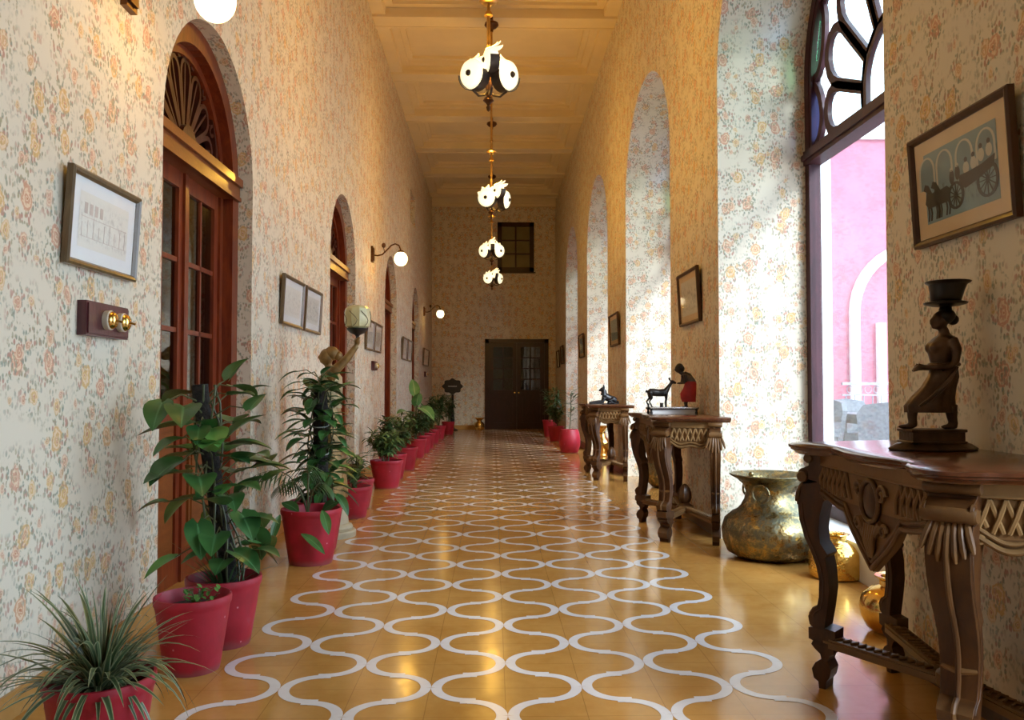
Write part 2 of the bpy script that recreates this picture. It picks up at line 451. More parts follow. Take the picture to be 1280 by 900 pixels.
# left wall: arcade part, then the part above with the small recess
wm = wall('l', XL, XLB, YB, YE, 0, 3.6, DOORS, D_SPR, D_RISE, None, None)
NY0, NY1, NZ0, NZ1 = 15.36, 16.32, 4.16, 4.74
for (a, b, c, d) in ((YB, NY0, 3.6, ZC), (NY1, YE, 3.6, ZC), (NY0, NY1, 3.6, NZ0), (NY0, NY1, NZ1, ZC)):
    wm.quad([(XL, a, c), (XL, b, c), (XL, b, d), (XL, a, d)], [(a, c), (b, c), (b, d), (a, d)])
    wm.quad([(XLB, a, c), (XLB, b, c), (XLB, b, d), (XLB, a, d)], None, 1)
for (p, q) in (((NY0, NZ0), (NY1, NZ0)), ((NY1, NZ0), (NY1, NZ1)), ((NY1, NZ1), (NY0, NZ1)), ((NY0, NZ1), (NY0, NZ0))):
    wm.quad([(XL, *p), (XL, *q), (XLB, *q), (XLB, *p)], [(0, p[1]), (0, q[1]+.3), (.42, q[1]+.3), (.42, p[1])])
struct(wm.build('wall_left', [M['paper'], M['room']], fix=False))
wr_ = wall('r', XR, XRB, YB, YE, 0, ZC, WINS, W_SPR, W_RISE, None, None, 40)
struct(wr_.build('wall_right', [M['paper'], M['white']], fix=False))
# end wall with door and window holes
DX0, DX1, DZ = -.20, 1.40, 2.26
WX0, WX1, WZ0, WZ1 = .115, 1.035, 3.95, 5.21
e = MB()
def er(x0, x1, z0, z1):
    e.quad([(x0, YE, z0), (x1, YE, z0), (x1, YE, z1), (x0, YE, z1)], [(x0, z0), (x1, z0), (x1, z1), (x0, z1)])
    e.quad([(x0, YE+.35, z0), (x1, YE+.35, z0), (x1, YE+.35, z1), (x0, YE+.35, z1)], None, 1)
er(XL, DX0, 0, ZC); er(DX1, XR, 0, ZC); er(DX0, DX1, DZ, WZ0); er(DX0, WX0, WZ0, WZ1); er(WX1, DX1, WZ0, WZ1); er(DX0, DX1, WZ1, ZC)
for (x0, x1, z0, z1) in ((DX0, DX1, 0, DZ), (WX0, WX1, WZ0, WZ1)):
    for p, q in (((x0, z0), (x0, z1)), ((x0, z1), (x1, z1)), ((x1, z1), (x1, z0)), ((x1, z0), (x0, z0))):
        e.quad([(p[0], YE, p[1]), (q[0], YE, q[1]), (q[0], YE+.35, q[1]), (p[0], YE+.35, p[1])], [(0, p[1]), (0, q[1]), (.35, q[1]), (.35, p[1])])
struct(e.build('wall_end', [M['paper'], M['room']], fix=False))
bk = MB(); bk.quad([(XL-.5, YB, 0), (XR+.8, YB, 0), (XR+.8, YB, ZC), (XL-.5, YB, ZC)], [(0, 0), (4, 0), (4, ZC), (0, ZC)])
struct(bk.build('wall_back', M['paper'], fix=False))
# dark rooms behind the doors
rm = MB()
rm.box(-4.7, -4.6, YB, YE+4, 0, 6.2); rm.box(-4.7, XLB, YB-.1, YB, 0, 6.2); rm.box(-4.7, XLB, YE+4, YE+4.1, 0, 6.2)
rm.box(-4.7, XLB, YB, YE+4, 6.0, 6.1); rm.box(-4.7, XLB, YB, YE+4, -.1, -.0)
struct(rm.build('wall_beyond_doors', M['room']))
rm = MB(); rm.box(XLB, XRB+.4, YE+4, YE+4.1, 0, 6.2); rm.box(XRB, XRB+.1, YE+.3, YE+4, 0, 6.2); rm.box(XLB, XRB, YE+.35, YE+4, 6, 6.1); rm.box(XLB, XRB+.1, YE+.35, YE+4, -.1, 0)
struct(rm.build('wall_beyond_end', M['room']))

# floor with ogee inlay
fl = MB(); fl.quad([(XL-.42, YB, 0), (XRB, YB, 0), (XRB, YE+.35, 0), (XL-.42, YE+.35, 0)])
CA, CB, X0, ZB0, WI = .2635, .2525, -1.005, 3.2, .037
def half_curve():
    out = []
    r1, r2 = CA/2 - WI/2, CB/2 - .006
    for i in range(11):
        t = PI/2*i/10
        out.append((WI/2 + r1 - r1*math.cos(t), r2*math.sin(t)))
    for i in range(11):
        t = PI/2*i/10
        out.append((WI/2 + r1 + r1*math.sin(t), CB - r2*math.cos(t)))
    return out
HC = half_curve()
zt = .0012
def inlay_seg(x0, y0, sx, sy):
    for half in (HC[:11], HC[11:]):
        L = []; R = []
        for i, (a, b) in enumerate(half):
            p = half[max(i-1, 0)]; q = half[min(i+1, 10)]
            tx, ty = q[0]-p[0], q[1]-p[1]; l = math.hypot(tx, ty)
            nx, ny = -ty/l*WI/2, tx/l*WI/2
            L.append((x0+sx*(a+nx), y0+sy*(b+ny), zt)); R.append((x0+sx*(a-nx), y0+sy*(b-ny), zt))
        for i in range(10): fl.quad([L[i], L[i+1], R[i+1], R[i]], None, 1)
    cx, cy = x0+sx*CA/2, y0+sy*CB/2
    fl.quad([(cx-.026, cy-.023, zt+.0003), (cx+.026, cy-.023, zt+.0003), (cx+.026, cy+.023, zt+.0003), (cx-.026, cy+.023, zt+.0003)], None, 1)
for kx in range(8):
    for j in range(-7, 69):
        yb = ZB0 + j*CB
        if (j + kx) % 2 == 0: inlay_seg(X0+kx*CA, yb, 1, 1)
        else: inlay_seg(X0+(kx+1)*CA, yb, -1, 1)
struct(fl.build('floor', [M['floor'], M['inlay']], fix=False))

# ceiling with coffers
ce = MB(); ce.box(XL-.4, XR+.8, YB, YE+.35, ZC, ZC+.15)
BEAMS = [10.42 + 1.93*k for k in range(-6, 6)]
BB, BW = 5.74, .30
for y in BEAMS:
    ce.box(XL, XR, y, y+BW, BB, ZC); ce.box(XL, XR, y-.025, y+.02, BB-.012, BB+.03); ce.box(XL, XR, y+BW-.02, y+BW+.025, BB-.012, BB+.03)
for y, y2 in zip(BEAMS, BEAMS[1:]):
    a, b = y+BW, y2
    ce.box(XL, XL+.17, a, b, BB+.02, ZC); ce.box(XR-.17, XR, a, b, BB+.02, ZC)
    for i, (w, h) in enumerate(((.10, .09), (.17, .045))):
        z0 = ZC-h
        ce.box(XL+.17, XR-.17, a, a+w, z0, ZC); ce.box(XL+.17, XR-.17, b-w, b, z0, ZC)
        ce.box(XL+.17, XL+.17+w, a+w, b-w, z0, ZC); ce.box(XR-.17-w, XR-.17, a+w, b-w, z0, ZC)
ce.box(XL, XR, YE-.16, YE, 5.66, ZC); ce.box(XL, XR, YE-.10, YE, 5.60, 5.66)
struct(ce.build('ceiling', M['ceil']))

# baseboards
bl = MB()
prev = YB
for a, b in DOORS + [(YE, YE)]:
    bl.box(XL-.002, XL+.012, prev, a, 0, .085); prev = b
struct(bl.build('baseboard_left', M['skirt']))
br_ = MB(); prev = YB
for a, b in WINS + [(YE, YE)]:
    br_.box(XR-.022, XR+.002, prev, a, 0, .075); br_.box(XR-.014, XR, prev, a, .075, .095); prev = b
struct(br_.build('baseboard_right', M['skirt_dark']))
be = MB(); be.box(XL, DX0-.01, YE-.012, YE+.002, 0, .10); be.box(DX1+.01, XR, YE-.012, YE+.002, 0, .10)
struct(be.build('baseboard_end', M['skirt']))

# ------------------------------------------------------------------ left arched doors (local: x along wall (world Y), y into the wall (world -X))
def arch_pts(hw, spr, rise, n=24):
    return [(-hw*math.cos(PI*i/n), spr + rise*math.sin(PI*i/n)) for i in range(n+1)]
def make_left_door(name):
    r = struct_root(name)
    hw = .72
    fn = lambda a, b, t: (a, t, b)
    # casing : frame board following the arch
    c = MB()
    out = [(-hw, 0)] + arch_pts(hw, D_SPR, D_RISE) + [(hw, 0)]
    inn = [(-hw+.11, 0)] + arch_pts(hw-.11, D_SPR, D_RISE-.11) + [(hw-.11, 0)]
    in2 = [(-hw+.16, 0)] + arch_pts(hw-.16, D_SPR, D_RISE-.16) + [(hw-.16, 0)]
    def strip(A, B, ta, tb):
        for i in range(len(A)-1):
            c.quad([fn(*A[i], ta), fn(*A[i+1], ta), fn(*B[i+1], tb), fn(*B[i], tb)])
    strip(out, inn, .09, .09); strip(inn, inn, .09, .15); strip(inn, in2, .15, .15); strip(in2, in2, .15, .24); strip(in2, out, .24, .24)
    c.build('casing', M['door'], r, 30)
    t = MB()
    t.box(-hw+.02, hw-.02, .075, .23, 2.22, 2.36); t.box(-hw+.02, hw-.02, .055, .23, 2.31, 2.36); t.box(-hw+.02, hw-.02, .065, .10, 2.22, 2.245)
    t.build('transom_beam', M['beam'], r)
    # fan light: radial tracery
    fm = MB(); cz = 2.36; R = .54; Rz = .60
    def pol(ang, q): return (q*R*math.cos(ang), cz + q*Rz*math.sin(ang))
    dx = lambda a, b, t: (a, .19+t, b)
    hub = [pol(PI*i/12, .22) for i in range(13)]
    fm.prism(hub, -.05, .03, dx)
    npet = 7
    for i in range(npet):
        a0 = PI*(i+.08)/npet; a1 = PI*(i+.92)/npet; am = (a0+a1)/2
        pts = [pol(a0, .22)] + [pol(a0, .66)] + [pol(am + (a1-a0)/2*math.cos(PI - PI*k/8), .66 + .17*math.sin(PI*k/8)) for k in range(1, 8)] + [pol(a1, .66), pol(a1, .22)]
        fm.ribbon(pts, .026, .05, dx)
        fm.ribbon([pol(am, .22), pol(am, .83)], .016, .04, dx)
    for i in range(1, npet):
        a = PI*i/npet
        fm.ribbon([pol(a + .055*math.cos(w), .90 + .075*math.sin(w)) for w in [2*PI*k/10 for k in range(10)]], .02, .05, dx, closed=True)
    rim = [pol(PI*i/24, 1.0) for i in range(25)]
    fm.ribbon(rim, .07, .06, dx)
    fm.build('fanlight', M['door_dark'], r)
    g = MB(); g.prism([pol(PI*i/20, 1.0) for i in range(21)], -.003, .003, lambda a, b, t: (a, .20+t, b))
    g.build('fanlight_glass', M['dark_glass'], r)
    for s in (-1, 1):
        lf = MB(); x0, x1 = (.004, .565)
        def bx(a, b, z0, z1, y0=.165, y1=.205): lf.box(s*a, s*b, y0, y1, z0, z1)
        bx(.004, .075, 0, 2.22); bx(.495, .565, 0, 2.22); bx(.075, .495, 2.13, 2.22); bx(.075, .495, .86, .985); bx(.075, .495, 0, .16)
        bx(.275, .297, .985, 2.13, .172, .198)
        for z in (1.345, 1.725): bx(.075, .495, z, z+.026, .172, .198)
        if s == 1: bx(-.022, .022, 0, 2.22, .150, .168)
        leaf = lf.build('leaf', M['door'], r)
        pn = MB(); pn.box(s*.06, s*.51, .184, .187, .97, 2.14); pn.build('pane', M['dark_glass'], leaf)
        pa = MB(); pa.box(s*.075, s*.495, .178, .195, .16, .86)
        pa.prism([(s*.12, .21), (s*.45, .21), (s*.45, .81), (s*.12, .81)], .165, .18, fn); pa.box(s*.15, s*.42, .158, .17, .24, .78)
        pa.build('panel', M['beam'], leaf)
        h = MB(); h.lathe([(.0001, 0), (.02, .002), (.022, .006), (.009, .012), (.009, .03), (.024, .038), (.027, .05), (.018, .062), (.0001, .065)], 14, Matrix.Translation((s*.05, .165, .93)) @ Matrix.Rotation(PI/2, 4, 'X'))
        h.build('handle', M['brass'], leaf)
    return r
d0 = make_left_door('door_1')
for k, (a, b) in enumerate(DOORS):
    o = d0 if k == 0 else copy_tree(d0, None, 'door_%d' % (k+1))
    o.location = (XL, (a+b)/2, 0); o.rotation_euler = (0, 0, PI/2)
# small recess window in the wall above
nw = struct_root('window_1')
m_ = MB(); x = XLB+.10
for q in ((NY0, NY0+.06, NZ0, NZ1), (NY1-.06, NY1, NZ0, NZ1), (NY0, NY1, NZ0, NZ0+.06), (NY0, NY1, NZ1-.06, NZ1), ((NY0+NY1)/2-.015, (NY0+NY1)/2+.015, NZ0, NZ1)):
    m_.box(x-.04, x, *q)
m_.build('window_frame', M['dark_door'], nw)
m_ = MB(); m_.box(x-.025, x-.02, NY0, NY1, NZ0, NZ1); m_.build('pane', M['dark_glass'], nw)

# ------------------------------------------------------------------ end door and end window
de = struct_root('door_6', (0, YE, 0))
f = MB(); f.box(DX0, DX0+.10, -.03, .14, 0, DZ); f.box(DX1-.10, DX1, -.03, .14, 0, DZ); f.box(DX0, DX1, -.03, .14, DZ-.10, DZ)
f.build('casing', M['dark_door'], de)
mid = (DX0+DX1)/2
for s in (-1, 1):
    def X(a): return mid + s*a
    lf = MB()
    def bx(a, b, z0, z1, y0=.02, y1=.065): lf.box(X(a), X(b), y0, y1, z0, z1)
    bx(.003, .10, 0, 2.16); bx(.59, .70, 0, 2.16); bx(.1, .59, 2.06, 2.16); bx(.1, .59, .84, .98); bx(.1, .59, 0, .16)
    bx(.330, .358, .98, 2.06, .027, .058)
    for i in range(1, 4): bx(.1, .59, .98+.27*i-.014, .98+.27*i+.014, .027, .058)
    leaf = lf.build('leaf', M['dark_door'], de)
    p = MB(); p.box(X(.09), X(.6), .040, .043, .97, 2.07); p.build('pane', M['dark_glass'], leaf)
    p = MB(); p.box(X(.1), X(.59), .035, .05, .16, .84); p.box(X(.15), X(.54), .022, .04, .21, .79); p.build('panel', M['dark_door'], leaf)
    h = MB(); h.lathe([(.0001, 0), (.022, .002), (.009, .012), (.009, .03), (.027, .042), (.02, .062), (.0001, .066)], 12, Matrix.Translation((X(.05), .02, .91)) @ Matrix.Rotation(PI/2, 4, 'X'))
    h.build('handle', M['brass'], leaf)
we = struct_root('window_2', (0, YE, 0))
f = MB()
for q in ((WX0, WX0+.11, WZ0, WZ1), (WX1-.11, WX1, WZ0, WZ1)): f.box(q[0], q[1], -.03, .12, q[2], q[3])
f.box(WX0, WX1, -.03, .12, WZ0, WZ0+.12); f.box(WX0, WX1, -.03, .12, WZ1-.11, WZ1)
xm = (WX0+WX1)/2; f.box(xm-.02, xm+.02, 0, .06, WZ0, WZ1)
for i in (1, 2):
    z = WZ0+.12 + (WZ1-WZ0-.23)*i/3; f.box(WX0, WX1, 0, .06, z-.018, z+.018)
f.box(WX0-.04, WX1+.04, -.06, .0, WZ0-.03, WZ0)
f.build('window_frame', M['dark_door'], we)
p = MB(); p.box(WX0+.05, WX1-.05, .03, .035, WZ0+.05, WZ1-.05); p.build('pane', M['pane_olive'], we)

# ------------------------------------------------------------------ right arched windows (local: x along world Y, y outward, z up)
def make_right_window(name):
    r = struct_root(name)
    hw = (WINS[1][1]-WINS[1][0])/2
    fn = lambda a, b, t: (a, t, b)
    f = MB()
    out = [(-hw, .20)] + arch_pts(hw, W_SPR, W_RISE, 32) + [(hw, .20)]
    inn = [(-hw+.075, .20)] + arch_pts(hw-.075, W_SPR, W_RISE-.075, 32) + [(hw-.075, .20)]
    for A, B, ta, tb in ((out, inn, 0, 0), (inn, inn, 0, .08), (inn, out, .08, .08)):
        for i in range(len(A)-1):
            f.quad([fn(*A[i], ta), fn(*A[i+1], ta), fn(*B[i+1], tb), fn(*B[i], tb)])
    f.box(-hw+.02, hw-.02, -.02, .09, 2.60, 2.70); f.box(-hw+.02, hw-.02, -.035, .0, 2.63, 2.67)
    f.box(-hw+.02, hw-.02, 0, .08, .20, .28)
    f.build('window_frame', M['maroon'], r, 30)
    s_ = MB(); s_.box(-hw, hw, -.22, .16, 0, .20); s_.build('sill', M['white'], r)
    g = MB(); g.box(-hw+.06, hw-.06, .035, .041, .26, 2.62); g.build('pane', M['glass'], r)
    # fanlight
    cz = 2.70
    def Rout(ang):
        lo, hi = .2, 2.5
        for _ in range(30):
            q = (lo+hi)/2; y = q*math.cos(ang); z = cz + q*math.sin(ang)
            ins = abs(y) <= hw-.07 and (z <= W_SPR or (y/(hw-.07))**2 + ((z-W_SPR)/(W_RISE-.07))**2 <= 1)
            if ins: lo = q
            else: hi = q
        return lo
    def pol(ang, q): 
        rr = Rout(min(max(ang, .0), PI))*q; return (rr*math.cos(ang), cz + rr*math.sin(ang))
    dx = lambda a, b, t: (a, .04+t, b)
    bars = MB(); gl = MB(); N = 8
    def pane(pts, m): gl.prism(pts, -.003, .003, dx, m)
    for i in range(N):
        a0, a1 = PI*i/N, PI*(i+1)/N; am = (a0+a1)/2; h = (a1-a0)/2
        pet = [pol(a0+h*.10, .33), pol(a0+h*.06, .62)] + [pol(am - h*.94*math.cos(PI*k/8), .64 + .155*math.sin(PI*k/8)) for k in range(9)] + [pol(a1-h*.06, .62), pol(a1-h*.10, .33)]
        bars.ribbon(pet, .066, .03, dx, closed=True); pane(pet, 0)
        lob = [pol(am + h*.92*math.cos(PI*k/10), .985 - .125*math.sin(PI*k/10)) for k in range(11)]
        bars.ribbon(lob, .055, .03, dx); pane(lob, 1 if i % 2 == 0 else 2)
        for sg in (-1, 1):
            tri = [pol(am + sg*h*.5, .885), pol(am + sg*h*.97, .78), pol(am + sg*h, .97)]
            pane(tri, 0)
    bars.ribbon([pol(PI*k/24, .31) for k in range(25)], .065, .03, dx)
    bars.ribbon([pol(PI*k/40, .985) for k in range(41)], .05, .07, dx)
    hubp = [pol(PI*k/16, .31) for k in range(17)]; pane(hubp, 0)
    bars.ribbon([pol(PI/2, 0), pol(PI/2, .31)], .04, .05, dx)
    bars.build('fanlight_tracery', M['maroon'], r)
    gl.build('stained_glass', [M['gwhite'], M['gblue'], M['ggreen'], M['gviolet']], r)
    return r
w0 = make_right_window('window_3')
for k, (a, b) in enumerate(WINS):
    o = w0 if k == 0 else copy_tree(w0, None, 'window_%d' % (k+3))
    o.location = (2.20, (a+b)/2, 0); o.rotation_euler = (0, 0, PI/2); o.scale = (1, -1, 1)

# ------------------------------------------------------------------ terrace outside
t = MB(); t.box(XRB, 16, YB-6, 40, -.12, -.02); struct(t.build('floor_terrace', M['terr']))
wy = 12.2
w = MB()
w.box(4.6, 9, wy, wy+14, -.02, 4.75, 0)  # unseen depth behind the pink face, added to keep sky off the far windows
struct(w.build('wall_courtyard', M['pink']))
tr = MB(); tr.box(4.54, 9.0, wy-.06, wy+14, 4.75, 4.95)
acx, acr = 6.35, 1.0
fnw = lambda a, b, tt: (a, wy-.03+tt, b)
tr.ribbon([(acx-acr, 0)] + [(acx - acr*math.cos(PI*i/20), 2.15 + acr*math.sin(PI*i/20)) for i in range(21)] + [(acx+acr, 0)], .14, .08, fnw)
tr.box(5.68, 5.80, wy-.08, wy, -.02, 2.0)
struct(tr.build('trim_courtyard', M['white']))
rl = thing('railing', 'low grey iron railing along the pink terrace wall outside', 'railing', (0, wy-.5, 0))
m_ = MB(); m_.box(4.95, 8, -.02, .02, 1.08, 1.12); m_.box(4.95, 8, -.015, .015, .93, .95); m_.box(4.95, 8, -.015, .015, .1, .13)
m_.build('handrail', M['rail'], rl)
m_ = MB()
for i in range(24): m_.box(5.0+i*.128, 5.012+i*.128, -.008, .008, .1, .94)
for i in range(24): m_.tube([(5.07+i*.128+.05*math.cos(q), 0, 1.015+.05*math.sin(q)) for q in [2*PI*j/10 for j in range(11)]], .006, 5)
m_.build('baluster_lattice', M['rail'], rl)
pl = MB(); pl.box(3.45, 3.63, 8.8, 8.98, -.02, 5.2); pl.box(3.42, 3.66, 8.77, 9.01, -.02, .25); struct(pl.build('terrace_pillar', M['white']))
tb = thing('outdoor_table', 'grey rattan terrace table seen through the arched window', 'table', (5.15, 10.4, -.02))
m_ = MB(); m_.box(-.75, .75, -.5, .5, .70, .74); m_.build('tabletop', M['rattan'], tb)
m_ = MB(); m_.box(-.7, .7, -.45, .45, .62, .70); m_.build('skirt', M['rattan'], tb)
for sx in (-1, 1):
    for sy in (-1, 1):
        m_ = MB(); m_.box(sx*.66-.035, sx*.66+.035, sy*.42-.035, sy*.42+.035, 0, .62); m_.build('leg', M['rattan'], tb)
def chair(loc, rz, label):
    c = thing('outdoor_chair', label, 'chair', loc, rz, 'rattan terrace chairs')
    m_ = MB(); m_.box(-.27, .27, -.27, .27, .36, .46); m_.build('seat', M['rattan'], c)
    m_ = MB(); m_.prism([(-.29, .40), (.29, .40), (.31, .78), (.24, .88), (0, .91), (-.24, .88), (-.31, .78)], .24, .30, lambda a, b, tt: (a, tt+(b-.4)*.15, b)); m_.build('backrest', M['rattan'], c)
    for s in (-1, 1):
        m_ = MB(); m_.box(s*.27-.03, s*.27+.03, -.27, .28, .46, .64); m_.build('armrest', M['rattan'], c)
        for q in (-1, 1):
            m_ = MB(); m_.box(s*.24-.03, s*.24+.03, q*.23-.03, q*.23+.03, 0, .36); m_.build('leg', M['rattan'], c)
chair((3.98, 10.4, -.02), -PI/2, 'grey rattan chair at the pillar end of the terrace table outside the window')
chair((4.38, 9.1, -.02), PI-.5, 'grey rattan chair with tall back at the end of the terrace table')
chair((4.95, 11.25, -.02), 0, 'grey rattan chair between the terrace table and the railing')

# ------------------------------------------------------------------ framed pictures
def picture(loc, rz, w, h, label, mats, group, style='plain', tilt=.05, art=None):
    p = thing('framed_picture', label, 'picture', loc, rz, group)
    p.rotation_euler = (tilt, 0, rz)
    fw = .026; d = .022
    f = MB()
    out = [(-w/2, 0), (w/2, 0), (w/2, h), (-w/2, h)]
    prof = [(0, 0), (0, d), (.008, d+.006), (.018, d+.002), (fw, d-.008), (fw, .004)]
    rings = []
    for o, y in prof: rings.append([(-w/2+o, -y, o), (w/2-o, -y, o), (w/2-o, -y, h-o), (-w/2+o, -y, h-o)])
    for A, B in zip(rings, rings[1:]):
        for i in range(4): f.quad([A[i], A[(i+1) % 4], B[(i+1) % 4], B[i]])
    f.quad([(-w/2, 0, 0), (w/2, 0, 0), (w/2, 0, h), (-w/2, 0, h)])
    f.build('frame', M[mats[0]], p, 20, fix=True)
    m_ = MB(); q = fw-.004; m_.box(-w/2+q, w/2-q, -.010, -.003, q, h-q); m_.build('mount', M[mats[1]], p)
    mx, mz = (.085, .075) if style != 'full' else (.055, .05)
    a, b = w/2-mx, h-2*mz
    pr = MB(); pr.quad([(-a, -.0108, mz), (a, -.0108, mz), (a, -.0108, mz+b), (-a, -.0108, mz+b)], [(0, 0), (w*2, 0), (w*2, 1), (0, 1)])
    po = pr.build('print', M[mats[2]], p, fix=False)
    if art: art(po, a, mz, b)
    g = MB(); g.quad([(-w/2+q, -.0145, q), (w/2-q, -.0145, q), (w/2-q, -.0145, h-q), (-w/2+q, -.0145, h-q)]); g.build('glass', M['pglass'], p, fix=False)
    return p
def carriage_art(po, a, z0, h):
    y = -.0113
    L = MB(); D = MB(); G = MB()
    fn = lambda u, v, t: ((u*2-1)*a, y - t, z0 + v*h)
    asp = h/(2*a)
    def circ(u, v, r, n=20, s=0, e=2*PI): return [(u + r*asp*math.cos(s+(e-s)*i/n), v + r*math.sin(s+(e-s)*i/n)) for i in range(n+1)]
    for u in (.04, .30, .58, .86):                    # arcade behind
        G.prism([(u-.10, .5), (u-.10, .74)] + [(u-.10*math.cos(PI*i/10), .74+.19*math.sin(PI*i/10)) for i in range(1, 10)] + [(u+.10, .74), (u+.10, .5)], 0, .0001, fn)
        L.ribbon([(u-.11, .5), (u-.11, .74)] + [(u-.11*math.cos(PI*i/10), .74+.20*math.sin(PI*i/10)) for i in range(1, 10)] + [(u+.11, .74), (u+.11, .5)], .025, .0003, fn)
    def blob(m, u, v, ru, rv, n=14): m.prism([(u+ru*math.cos(2*PI*i/n), v+rv*math.sin(2*PI*i/n)) for i in range(n)], 0, .0004, fn)
    for (u, v, r) in ((.86, .30, .21), (.44, .26, .17)):                 # wheels
        D.ribbon(circ(u, v, r)[:-1], .035, .0008, fn, closed=True)
        for i in range(6): 
            w = PI*i/6; D.ribbon([(u-r*asp*math.cos(w), v-r*math.sin(w)), (u+r*asp*math.cos(w), v+r*math.sin(w))], .012, .0008, fn)
        blob(D, u, v, .02, .035)
    D.prism([(.50, .36), (.58, .30), (.78, .36), (.95, .44), (.97, .58), (.80, .52), (.62, .50), (.50, .50)], 0, .0006, fn)   # body
    for u, v in ((.60, .56), (.70, .58), (.80, .64), (.90, .66)):        # passengers
        blob(L, u, v, .04, .085); blob(D, u, v+.11, .022, .035)
    for u, v in ((.40, .52), (.48, .55)): blob(D, u, v, .035, .10); blob(L, u, v+.10, .02, .03)
    for u in (.12, .24):                                                 # horses
        D.prism([(u-.10, .46), (u-.13, .30), (u-.08, .22), (u+.10, .22), (u+.13, .38), (u+.08, .44), (u-.02, .42), (u-.07, .55), (u-.12, .58), (u-.15, .50)], 0, .0006, fn)
        for q in (-.09, -.05, .06, .10): D.ribbon([(u+q, .26), (u+q+.01, .14), (u+q-.005, .04)], .022, .0008, fn)
    G.build('arcade_view', M['ink_mid'], po); L.build('light_figures', M['ink_light'], po); D.build('dark_figures', M['ink_dark'], po)
def facade_art(po, a, z0, h):
    y = -.0113; D = MB(); fn = lambda u, v, t: ((u*2-1)*a, y - t, z0 + v*h)
    for i in range(4):
        u = .12+.1*i; D.prism([(u-.03, .62), (u+.03, .62), (u+.03, .82), (u-.03, .82)], 0, .0003, fn)
    for i in range(9):
        u = .06+.11*i; D.ribbon([(u, .2), (u, .2+.25*(1+(i % 3)*.25))], .010, .0003, fn)
    D.ribbon([(.03, .56), (.97, .56)], .008, .0003, fn); D.ribbon([(.03, .2), (.97, .2)], .008, .0003, fn)
    D.build('facade_lines', M['ink_sepia'], po)
M['ink_sepia'] = plain('sepia_ink', (.50, .42, .36), .6, var=.2)
RZL, RZR = PI/2, -PI/2        # front (-y local) must face the corridor
LP = lambda y0, y1, z, h, lab, g=None, mats=('frame_l', 'mat', 'print'), art=None: picture((XL+.003, (y0+y1)/2, z), RZL, y1-y0, h, lab, mats, g, 'plain', .055, art)
M['frame_l'] = wood('olive_brown_frame', (.10, .062, .026), (.17, .11, .05), .32, .4)
LP(2.96, 3.53, 1.492, .355, 'wide olive-framed pale engraving hanging above the double brass light switch', None, ('frame_l', 'mat', 'print'), facade_art)
PG = 'engravings in pairs along the door wall'
LP(5.97, 6.61, 1.505, .365, 'framed pale print of a pair between first and second arched doors, closer to first', PG)
LP(6.68, 7.29, 1.505, .365, 'framed grey print of a pair between first and second arched doors, closer to second', PG, ('frame_l', 'mat', 'print_grey'))
LP(9.93, 10.53, 1.505, .37, 'framed grey print partly hidden by the cream torch lantern', PG, ('frame_l', 'mat', 'print_grey'))
LP(10.60, 11.22, 1.505, .37, 'framed grey print just above the small switch beyond the lantern', PG, ('frame_l', 'mat', 'print_grey'))
LP(13.90, 14.62, 1.52, .38, 'small framed print between third and fourth arched doors, closer to third', PG, ('frame_l', 'mat', 'print_grey'))
LP(14.70, 15.46, 1.52, .38, 'small framed print between third and fourth arched doors, closer to fourth', PG, ('frame_l', 'mat', 'print_grey'))
LP(18.10, 19.5, 1.53, .38, 'single framed print past the last arched door by the end wall', None, ('frame_l', 'mat', 'print_grey'))
RG = 'prints on the window piers'
def RP(yc, w, z, h, lab, mats, art=None): return picture((XR-.003, yc, z), RZR, w, h, lab, mats, RG, 'plain', .055, art)
RP(2.72, .60, 1.557, .40, 'brown-framed teal print of a horse-drawn carriage above the bronze woman', ('frame', 'mat_tan', 'photo'), carriage_art)
RP(6.55, .66, 1.55, .425, 'framed print on the pier above the figurine in a red dress', ('frame', 'mat_tan', 'print_grey'))
RP(10.61, .74, 1.58, .41, 'framed print on the pier above the black reclining dog', ('frame', 'mat_tan', 'photo'))
RP(14.54, .74, 1.57, .41, 'dark framed print on the narrow pier before the last arched window', ('frame', 'mat_tan', 'photo'))
RP(18.60, .70, 1.57, .41, 'dark framed print just past the last arched window', ('frame', 'mat_tan', 'photo'))
RP(19.75, .70, 1.52, .40, 'pale framed print on the window wall beside the end door', ('frame', 'mat', 'print'))

# ------------------------------------------------------------------ switches
def switch(y0, y1, z0, z1, n, lab, grp='brass light switches'):
    s = thing('light_switch', lab, 'light switch', (XL, (y0+y1)/2, (z0+z1)/2), RZL, grp)
    w, h = y1-y0, z1-z0
    m_ = MB(); m_.box(-w/2, w/2, -.034, .002, -h/2, h/2); m_.box(-w/2+.008, w/2-.008, -.040, -.03, -h/2+.008, h/2-.008); m_.build('backplate', M['switch_wood'], s)
    for i in range(n):
        x = (-.03 if n == 2 else 0) + i*.115
        k = MB(); k.lathe([(.0001, 0), (.037, 0), (.038, .02), (.033, .024), (.0001, .024)], 22, Matrix.Translation((x, -.04, 0)) @ Matrix.Rotation(PI/2, 4, 'X'))
        ro = k.build('rosette', M['cream'], s)
        k = MB(); k.lathe([(.033, .02), (.034, .024), (.029, .035), (.018, .041), (.008, .043), (.0001, .043)], 22, Matrix.Translation((x, -.04, 0)) @ Matrix.Rotation(PI/2, 4, 'X'))
        k.build('dome', M['brass'], ro)
        k = MB(); k.tube([(x, -.08, 0), (x, -.102, -.007)], [.0035, .005], 8); k.build('lever', M['brass'], ro)
switch(3.09, 3.44, 1.243, 1.372, 2, 'double brass dolly switch on a maroon board beside the first door')
switch(10.5, 10.80, 1.265, 1.38, 1, 'small single switch on dark board below the prints beyond the lantern')
switch(18.55, 18.9, 1.28, 1.40, 1, 'tiny single switch below the single print near the end wall')

